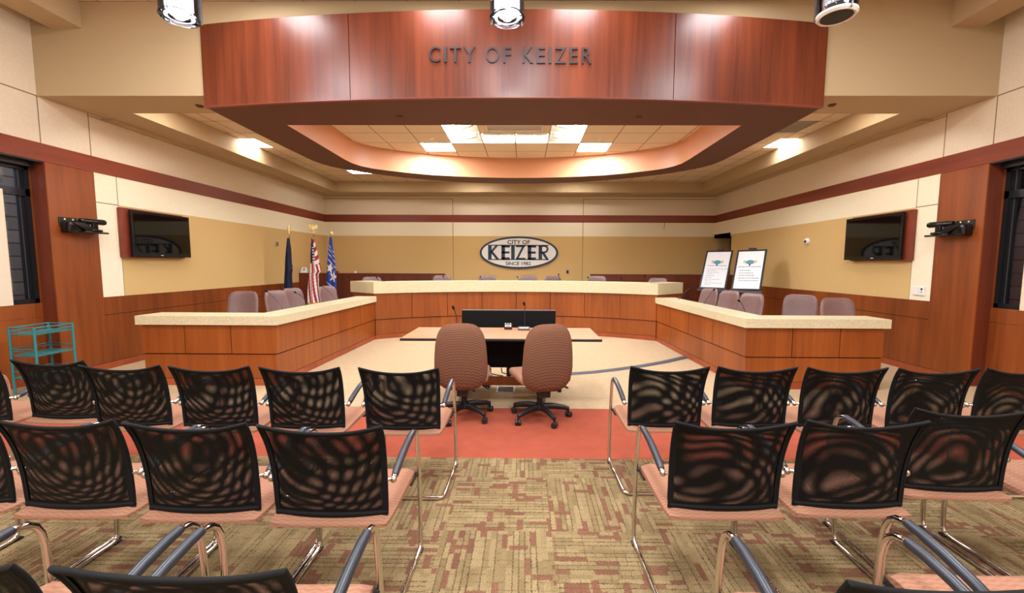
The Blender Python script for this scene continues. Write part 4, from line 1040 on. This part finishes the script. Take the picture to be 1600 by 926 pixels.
EE(px(824.5), px(837.5))
r0 = px(841.5); stroke([(r0+sw/2, B2), (r0+sw/2, T_)], sw)
cx_, rr_ = px(850), (T_-mid)/2+.012; zc = (T_+mid)/2-.0
bowl = [(r0+.05, T_-.022)]+[(cx_+rr_*math.cos(a)*.9, zc+(rr_+.01)*math.sin(a)*.78) for a in [PI/2-PI*i/8 for i in range(9)]]+[(r0+.05, mid+.0)]
stroke(bowl, .055); stroke([(px(848), mid), (px(855.5), B2)], .07)
mb.build('name_band', 'navy', t)
mb = MB(); text_fit(mb, 'CITY OF', px(793), px(828), pz(381.7), pz(375.3), -.046, .006, 0, .018); mb.build('top_text', 'black', t)
mb = MB(); text_fit(mb, 'SINCE 1982', px(790), px(829.5), pz(414.6), pz(409.2), -.046, .006, 0, .012); mb.build('bottom_text', 'black', t)

# televisions
def tv(sgn):
    X = XC+sgn*W; d = -sgn
    side = 'left' if sgn < 0 else 'right'
    y0, y1, z0, z1 = 6.245, 7.42, 1.585, 2.308
    t = thing('wall_television', 'black flat television on cherry backing board on the %s wall' % side, 'television', (X, (y0+y1)/2, 0))
    h = (y1-y0)/2
    def bx_(a, b2, ya, yb, za, zb, r=0):
        m_ = MB(); xa, xb = d*a, d*b2
        if r: m_.rbox(min(xa, xb), max(xa, xb), ya, yb, za, zb, r, 2)
        else: m_.box(xa, xb, ya, yb, za, zb)
        return m_
    bx_(0, .075, -h, h-.06, z0, z1).build('backing_board', 'wood_trim', t)
    bx_(.075, .10, -h+.2, h-.3, z0+.2, z1-.2).build('mount', 'black', t)
    bx_(.10, .135, -h+.075, h+.0, z0+.015, z1-.02, .004).build('bezel', 'bezel', t)
    bx_(.136, .138, -h+.115, h-.04, z0+.075, z1-.06).build('screen', 'gloss', t)
    bx_(.1355, .1375, h-.62, h-.57, z0+.035, z0+.043).build('maker_mark', 'white', t)
tv(-1); tv(1)

# PTZ cameras on brackets
def ptz(sgn):
    X = XC+sgn*W; d = -sgn; side = 'left' if sgn < 0 else 'right'
    t = thing('conference_camera', 'black pan camera on a shelf bracket on the %s wood pilaster' % side, 'camera', (X-sgn*.014, 5.58, 0))
    def rb(xa, xb, ya, yb, za, zb, r): return MB().rbox(min(d*xa, d*xb), max(d*xa, d*xb), ya, yb, za, zb, r, 3)
    rb(0, .14, -.14, .07, 1.885, 2.03, .02).build('wall_bracket', 'bezel', t, 40)
    rb(0, .016, -.15, .08, 1.97, 2.085, .006).build('mounting_plate', 'black', t)
    for yy in (-.085, .015): MB().ball((d*.018, yy, 2.06), .012, sz=(.6, 1, 1)).build('screw', 'gold_metal', t, 60)
    rb(.01, .19, .0, .32, 1.893, 1.918, .01).build('shelf', 'bezel', t, 40)
    m_ = MB().add([(d*.14, -.12, 2.02), (d*.14, .06, 2.02), (d*.02, .06, 2.03), (d*.02, .07, 1.91), (d*.16, .22, 1.917), (d*.17, .04, 1.917)], [(0, 1, 4, 5), (1, 2, 3, 4)]); m_.build('gusset', 'bezel', t)
    rb(.05, .17, .12, .26, 1.918, 1.95, .012).build('camera_base', 'bezel', t, 40)
    rb(.075, .145, .15, .225, 1.94, 2.06, .014).build('yoke', 'bezel', t, 40)
    MB().tube([(d*.09, .03, 2.052), (d*.10, .10, 2.052), (d*.135, .30, 2.052), (d*.137, .32, 2.052)], [.030, .038, .040, .032], 16).build('lens_barrel', 'bezel', t, 50)
    MB().box(d*.10, d*.112, .1475, .1492, 1.97, 2.05).build('lettering_strip', 'white', t)
ptz(-1); ptz(1)

# small wall devices
def plate(name, label, cat, c, w_, h_, sgn, mat='white', extra=None):
    t = thing(name, label, cat, c)
    d = -sgn; MB().rbox(min(0, d*.02), max(0, d*.02), -w_/2, w_/2, -h_/2, h_/2, .005, 2).build('body', mat, t)
    if extra == 'screen': MB().box(d*.02, d*.022, -.012, .012, .012, .04).build('display', 'black', t); MB().ball((d*.02, 0, -.015), .008, sz=(.5, 1, 1)).build('button', 'black', t)
    return t
p1 = atx(1432.5, 454, XR); p2 = atx(1442, 454.5, XR)
plate('wall_switch', 'plain white switch plate, left of the pair beside right pilaster', 'switch', (XR, p1.y, p1.z), .09, .12, 1)
plate('thermostat', 'white wall control with small dark display beside right pilaster', 'thermostat', (XR, p2.y, p2.z), .085, .125, 1, 'white', 'screen')
p = atx(1262, 377, XR)
t = thing('dome_camera', 'small white dome camera on gold right wall', 'security camera', (XR, p.y, p.z))
MB().lathe([(.0001, .0), (.065, .0), (.062, .03), (.04, .06), (.0001, .07)], n=20).xf(Matrix.Rotation(-PI/2, 4, 'Y')).build('housing', 'white', t, 50)
MB().ball((-.06, -.02, 0), .026).build('lens', 'black', t, 50)
p = at(886.5, 424, YB)
t = thing('wall_outlet', 'small outlet plate with black plug on the gold back wall', 'outlet', (p.x, YB, p.z))
MB().rbox(-.045, .045, -.012, 0, -.08, .08, .004, 2).build('plate', 'beige', t); MB().rbox(-.03, .03, -.06, -.012, -.04, .03, .006, 2).build('plug', 'black', t)
p = at(1037.5, 350, YB)
t = thing('hanging_sensor', 'small white sensor hanging on a short cord high on back wall', 'sensor', (p.x, YB-.03, p.z))
MB().tube([(0, 0, .08), (.01, 0, -.06)], .008, 6).build('cord', 'brown', t); MB().rbox(-.035, .03, -.03, .025, -.17, -.06, .008, 2).build('body', 'trim_white', t)
p = atx(432.5, 381, XL)
t = thing('wall_thermostat', 'tiny brass wall plate beside the navy flag on left wall', 'wall plate', (XL, p.y, p.z))
MB().box(0, .02, -.04, .04, -.05, .05).build('plate', 'grille', t); MB().box(.02, .024, -.012, .012, -.03, .03).build('slot', 'brown', t)
# things on the ramp wall
p = at(476, 426, 11.3)
t = thing('tent_card', 'folded white card with black mark on left low wall', 'card', (p.x, 11.3, 1.262))
MB().add([(-.09, -.05, 0), (.09, -.05, 0), (.07, 0, .14), (-.07, 0, .14), (-.09, .05, 0), (.09, .05, 0)], [(0, 1, 2, 3), (5, 4, 3, 2)]).build('card', 'paper', t)
MB().add([(-.05, -.046, .01), (-.01, -.046, .01), (.02, -.011, .11), (-.02, -.011, .11)], [(0, 1, 2, 3)]).build('print', 'black', t)
for u, l, mt in ((555, 'small white cup on left low wall beyond the centre desk', 'white'), (527, 'small red object on left low wall right of blue flag', 'red_flag')):
    p = at(u, 425, 11.3)
    tag(MB().lathe([(.0001, 0), (.028, 0), (.036, .055), (.03, .055), (.0001, .01)], n=14).build('cup', mt, None, 50, (p.x, 11.3, 1.262)), l, 'cup', 'small items on the left low wall')

# ------------------------------------------------------------------ flags
def star_pts(cx, cz, r, rot=PI/2):
    return [(cx+(r if k % 2 == 0 else r*.40)*math.cos(rot+k*PI/5), cz+(r if k % 2 == 0 else r*.40)*math.sin(rot+k*PI/5)) for k in range(10)]
def inpoly(x, y, P):
    c = False; j = len(P)-1
    for i in range(len(P)):
        if (P[i][1] > y) != (P[j][1] > y) and x < (P[j][0]-P[i][0])*(y-P[i][1])/(P[j][1]-P[i][1])+P[i][0]: c = not c
        j = i
    return c
def flag(Y, u_pole, v_tip, ztop_v, edges, mats, cls, fin, label, fringe=True, nfold=3):
    """edges: list of (v, uL, uR) outline of the hanging cloth; cls(s,t)->material index"""
    tip = at(u_pole, v_tip, Y)
    t = thing('flag', label, 'flag', (tip.x, Y, 0), 0, 'flags on stands in the back left corner')
    MB().lathe([(.0001, 0), (.17, 0), (.17, .02), (.06, .05), (.03, .12), (.0001, .12)], n=28).build('stand', 'gold_metal', t, 40)
    MB().tube([(0, 0, .05), (0, 0, tip.z-.12)], .014, 10).build('pole', 'pole_wood', t, 60)
    z = tip.z-.05
    if fin == 'spear': m_ = MB().lathe([(.014, -.13), (.022, -.11), (.012, -.09), (.032, -.04), (.028, .0), (.0001, .07)], n=14)
    elif fin == 'ball': m_ = MB().lathe([(.014, -.13), (.022, -.11), (.012, -.08), (.012, -.05)], n=14).ball((0, 0, -.02), .045)
    else:
        m_ = MB().lathe([(.014, -.16), (.026, -.14), (.014, -.12), (.03, -.10), (.012, -.08)], n=14).ball((0, 0, -.04), .032, sz=(1, .8, 1.3)).ball((0, -.01, .012), .018)
        for sx in (-1, 1):
            m_.add([(sx*.015, 0, -.02), (sx*.045, 0, .03), (sx*.085, 0, .035), (sx*.095, 0, -.01), (sx*.075, 0, -.05), (sx*.03, 0, -.055), (sx*.015, .012, -.02), (sx*.045, .012, .03), (sx*.085, .012, .035), (sx*.095, .012, -.01), (sx*.075, .012, -.05), (sx*.03, .012, -.055)],
                   [(0, 1, 2, 3, 4, 5), (11, 10, 9, 8, 7, 6)]+[(i, (i+1) % 6, 6+(i+1) % 6, 6+i) for i in range(6)])
    m_.xf(Matrix.Translation((0, 0, z-.16))@Matrix.Scale(1.15, 4)@Matrix.Translation((0, 0, .13))); m_.build('finial', 'gold_metal', t, 50)
    NS, NT = 40, 110; vs = []; fs = []; mi = []
    vlist = [e[0] for e in edges]
    def ed(tt):
        v = vlist[0]+(vlist[-1]-vlist[0])*tt
        for i in range(len(edges)-1):
            if v <= edges[i+1][0]+1e-6:
                f_ = (v-edges[i][0])/(edges[i+1][0]-edges[i][0]); return v, edges[i][1]+(edges[i+1][1]-edges[i][1])*f_, edges[i][2]+(edges[i+1][2]-edges[i][2])*f_
        return edges[-1]
    for j in range(NT+1):
        tt = j/NT; v, ul, ur = ed(tt); a = at(ul, v, Y); b2 = at(ur, v, Y)
        for i in range(NS+1):
            s = i/NS; p = a.lerp(b2, s); w_ = (b2.x-a.x)
            yy = -.02-.05*math.sin(s*PI)-.03*math.sin(s*PI*1.3*nfold+.6*tt)*min(1, tt*3+.2)
            vs.append((p.x-tip.x, yy, p.z))
    mb = MB()
    for j in range(NT):
        for i in range(NS):
            a = j*(NS+1)+i; mb.f.append((a, a+NS+1, a+NS+2, a+1)); mb.m.append(cls((i+.5)/NS, (j+.5)/NT))
    mb.v = vs
    o = mb.build('cloth', mats, t, 70)
    md = o.modifiers.new('Solidify', 'SOLIDIFY'); md.thickness = .006; md.offset = 0
    if fringe:
        m_ = MB(); bot = [vs[NT*(NS+1)+i] for i in range(NS+1)]
        m_.add([(x, y-.004, z_+.01) for x, y, z_ in bot]+[(x, y-.004, z_-.045) for x, y, z_ in bot]+[(x, y+.006, z_+.01) for x, y, z_ in bot]+[(x, y+.006, z_-.045) for x, y, z_ in bot],
               [(i, i+1, NS+2+i, NS+1+i) for i in range(NS)]+[(2*NS+3+i, 2*NS+2+i, 3*NS+3+i, 3*NS+4+i) for i in range(NS)]); m_.build('fringe', 'gold_cloth', t)
    return t
flag(9.66, 451.3, 351, 0, [(372, 450, 453), (390, 448.5, 455.5), (410, 447, 456.5), (422, 446.5, 459), (430, 446, 457), (452, 445, 458), (476, 444, 458.5)], ['navy_flag', 'gold_cloth'],
     lambda s, t_: 1 if (s < .06 or (s > .9 and .44 < t_ < .54)) else 0, 'spear', 'plain navy flag hanging furthest left, gold edged, on a pole')
def us(s, t_):
    if s < .04 and t_ < .6: return 3
    if t_ < .40-(.12*s) and s < .72-(.2*max(0, t_-.2)):
        return 2 if (int(s*7.0+(int(t_*46) % 2)*.5) % 2 == 0 and int(t_*46) % 2 == 0 and (s*7.0) % 1 < .75 and t_ > .14) else 0
    if t_ > .985: return 3
    q = (s*1.15-t_*.55 if t_ > .40 or s < .6 else s*.3+t_*2.1)*7.5
    return 1 if int(math.floor(q)) % 2 == 0 else 2
flag(9.70, 489, 349, 0, [(372, 488, 491), (385, 487, 494), (400, 486.2, 498), (415, 486, 501), (424, 484.5, 503), (428, 484, 499), (445, 482.5, 498.5), (460, 481.5, 499), (474, 481, 501)], ['navy_flag', 'red_flag', 'white_flag', 'gold_cloth'], us, 'eagle', 'American flag with gold eagle finial, middle of the three flags')
def bl(s, t_):
    X = s*.9; Z = t_*4.2
    for cxx, czz, r in ((.36, 2.02, .42), (.66, 2.58, .42)):
        if inpoly(X, Z, star_pts(cxx, czz, r, -PI/2+.3)): return 1
    for k in (.35, .62, .95, 1.32, 2.85):
        if abs(Z-X*.75-k) < .028: return 1
    return 0
flag(10.4, 517.5, 359.5, 0, [(370, 516, 519), (385, 514.5, 521), (400, 513, 524), (415, 512, 525.5), (430, 511.5, 526.5), (450, 511.5, 527), (471, 511, 527.5)], ['blue_flag', 'white_flag'], bl, 'ball', 'bright blue flag with white stars and stripes, rightmost of three', False, 2)

# ------------------------------------------------------------------ easels with framed posters
def easel(px4, Y0, Y1, label_e, label_p, big):
    """px4: tl, tr, br, bl of the framed poster; its base stands nearer than its top"""
    dy = .38; tl, tr = at(*px4[0], Y1+dy/2), at(*px4[1], Y1-dy/2); bl, br = at(*px4[3], Y0+dy/2), at(*px4[2], Y0-dy/2)
    cx = (bl.x+br.x)/2; cxt = (tl.x+tr.x)/2; w_ = ((tr-tl).length+(br-bl).length)/2
    ex_ = (br-bl).normalized(); cb = (bl+br)/2; ct = (tl+tr)/2; ez_ = (ct-cb); h_ = ez_.length; ez_.normalize()
    ex_ = (ex_-ez_*ex_.dot(ez_)).normalized(); ey_ = ez_.cross(ex_)
    Mx = Matrix(((ex_.x, ey_.x, ez_.x, cb.x), (ex_.y, ey_.y, ez_.y, cb.y), (ex_.z, ey_.z, ez_.z, cb.z), (0, 0, 0, 1)))
    t = bpy.data.objects.new('framed_poster', None); COL.objects.link(t); t.matrix_world = Mx; tag(t, label_p, 'poster', 'framed posters on easels')
    hw = w_/2; b = .032
    MB().box(-hw, hw, -.01, .02, 0, b).box(-hw, hw, -.01, .02, h_-b, h_).box(-hw, -hw+b, -.01, .02, b, h_-b).box(hw-b, hw, -.01, .02, b, h_-b).build('frame', 'black', t)
    MB().box(-hw+b, hw-b, .002, .015, b, h_-b).build('sheet', 'paper', t)
    m_ = MB(); z = h_*.69; m_.lathe([(.0001, 0), (.085, 0), (.0001, .002)], n=20); m_.xf(Matrix.Translation((0, -.001, z))@Matrix.Rotation(PI/2, 4, 'X')@Matrix.Diagonal((1, .62, 1, 1))); m_.build('tree_emblem', 'teal_print', t)
    MB().box(-.014, .014, -.004, .0, z-.09, z-.045).build('tree_trunk', 'navy', t)
    MB().box(-.13, -.085, -.002, .001, z-.02, z+.045).box(.085, .13, -.002, .001, z-.02, z+.045).build('emblem_side', 'tan_print', t)
    def line(x0, x1, zf, th, mat, nm):
        m2 = MB(); x = x0
        while x < x1-.002:
            l = min(random.uniform(.016, .06), x1-x); m2.box(x, x+l, -.0012, .001, h_*zf-th/2, h_*zf+th/2); x += l+.012
        m2.build(nm, mat, t)
    if not big:
        line(-.20, .21, .60, .014, 'ink', 'heading_text')
        for zf, x0, x1 in ((.515, -.20, .25), (.47, -.19, .02), (.425, -.20, .08), (.38, -.19, -.02), (.335, -.19, .01), (.29, -.2, -.05), (.24, -.2, .14), (.195, -.19, -.03), (.145, -.2, .20), (.105, -.2, -.06)):
            line(x0, x1, zf, .011, 'ink2', 'text_line')
    else:
        line(-.22, .22, .575, .014, 'ink', 'heading_text')
        for zf, x0, x1 in ((.485, -.18, .03), (.42, -.18, .09), (.36, -.18, .13), (.295, -.18, .22), (.235, -.17, .21)): line(x0, x1, zf, .014, 'ink', 'text_line')
    yaw = math.atan2(ex_.y, ex_.x)
    e = thing('easel', label_e, 'easel', (cb.x, cb.y, 0), yaw, 'easels holding the posters')
    zz = cb.z; q = Matrix.Rotation(-yaw, 3, 'Z') @ (ct-cb)
    sl = q.y/q.z; sx_ = q.x/q.z
    def on(z, x, back): return Vector((x+sx_*(z-zz), sl*(z-zz)+back, z))
    MB().box(-.32, .32, -.04, .06, zz-.05, zz-.006).build('tray', 'grey_metal', e)
    zt_ = zz+q.z+.03
    for sx in (-1, 1):
        MB().tube([on(.0, sx*.34, .05), on(zz*.6, sx*.22, .05), on(zt_, sx*.03, .05)], .016, 8).build('leg', 'grey_metal', e, 60)
    MB().tube([(0, .75, 0), on(zt_-.02, 0, .09)], .016, 8).build('leg', 'grey_metal', e, 60)
    tp = on(zt_, 0, .0); MB().box(tp.x-.07, tp.x+.07, tp.y-.03, tp.y+.06, tp.z-.02, tp.z+.012).build('top_clamp', 'black', e)
easel(((1104, 392.5), (1146, 390.5), (1133, 452.5), (1092.5, 449.5)), 9.9, 10.25, 'grey tripod easel, left of two, beside the back right corner', 'black framed notice on left easel with many thin text lines', False)
easel(((1152.5, 391), (1199, 389.5), (1188, 455), (1142.5, 451.5)), 9.0, 9.35, 'grey tripod easel, right of two, standing by the right wall', 'black framed notice on right easel with five bolder text lines', True)

# ------------------------------------------------------------------ teal cart
t = thing('shelf_cart', 'teal metal shelf cart beside the left window', 'cart', (0, 0, 0))
cr = [(-5.60, 4.687), (-5.28, 4.655), (-5.295, 5.075), (-5.625, 5.11)]
for (x, y) in cr: MB().tube([(x, y, .0), (x, y, .78)], .013, 10).build('post', 'teal', t, 60)
for z, nm in ((.70, 'shelf'), (.455, 'shelf'), (.20, 'shelf')):
    MB().prism([(x, y) for x, y in cr], z-.006, z+.006).build(nm, 'teal', t)
def rails(z, sides, r=.007):
    m_ = MB()
    for i in sides: a, b2 = cr[i], cr[(i+1) % 4]; m_.tube([(a[0], a[1], z), (b2[0], b2[1], z)], r, 8)
    return m_
rails(.772, (0, 1, 2, 3)).build('top_rail', 'teal', t, 60)
for z in (.735, .53, .505, .27): rails(z, (0, 2, 3) if z != .735 else (0, 1, 2, 3), .005).build('guard_rail', 'teal', t, 60)

# ------------------------------------------------------------------ lights
def area(name, loc, size, power, color=(1, .95, .88), rot=(0, 0, 0), spread=None, sy=None):
    l = bpy.data.lights.new(name, 'AREA'); l.energy = power; l.color = color; l.size = size
    if sy: l.shape = 'RECTANGLE'; l.size_y = sy
    if spread: l.spread = spread
    o = bpy.data.objects.new(name, l); COL.objects.link(o); o.location = loc; o.rotation_euler = rot; return o
# ceiling fixtures of the audience half (behind and beside the camera)
for x in (-3.3, 0, 3.3):
    for y in (2.6, -.2, -3.0):
        area('ceiling_lamp', (x, y, HTOP-.05), .9, 92, (.94, .965, 1))
# the lit pendants throw light too
for u in (281, 792.5):
    p = at(u, 30, 4.0); l = bpy.data.lights.new('pendant_lamp', 'POINT'); l.energy = 35; l.shadow_soft_size = .12; l.color = (1, .97, .95)
    o = bpy.data.objects.new('pendant_lamp', l); COL.objects.link(o); o.location = (p.x, p.y, p.z-.06)
# dais fixtures, then unseen lamps added to brighten the walls outside
for x in (-2.75, -.85, .80, 2.55): area('wall_washer', (x, 4.62, HTOP-.02), .5, 20, (.96, .97, 1))
for sgn in (-1, 1): area('outside_fill', (sgn*6.9, 4.2, 4.2), .6, 260 if sgn < 0 else 90, (.85, .9, 1))

w = bpy.data.worlds.new('World'); scene.world = w; w.use_nodes = True
w.node_tree.nodes['Background'].inputs[0].default_value = (.6, .65, .8, 1); w.node_tree.nodes['Background'].inputs[1].default_value = 0.05

# ------------------------------------------------------------------ camera
cam = bpy.data.cameras.new('camera'); co = bpy.data.objects.new('camera', cam); COL.objects.link(co)
cam.sensor_width = 36; cam.sensor_fit = 'HORIZONTAL'; cam.lens = F/1600*36; cam.shift_x = -(U0-800)/1600; cam.shift_y = (V0-463)/1600
cam.clip_start = .05; cam.clip_end = 60
co.matrix_world = Matrix(((RT.x, UP.x, -_f.x, CAM.x), (RT.y, UP.y, -_f.y, CAM.y), (RT.z, UP.z, -_f.z, CAM.z), (0, 0, 0, 1)))
scene.camera = co
scene.view_settings.view_transform = 'Standard'; scene.view_settings.look = 'None'; scene.view_settings.gamma = 1.0
scene.view_settings.use_curve_mapping = False; scene.view_settings.exposure = 0.22
scene.cycles.transparent_max_bounces = 24; scene.cycles.max_bounces = 8
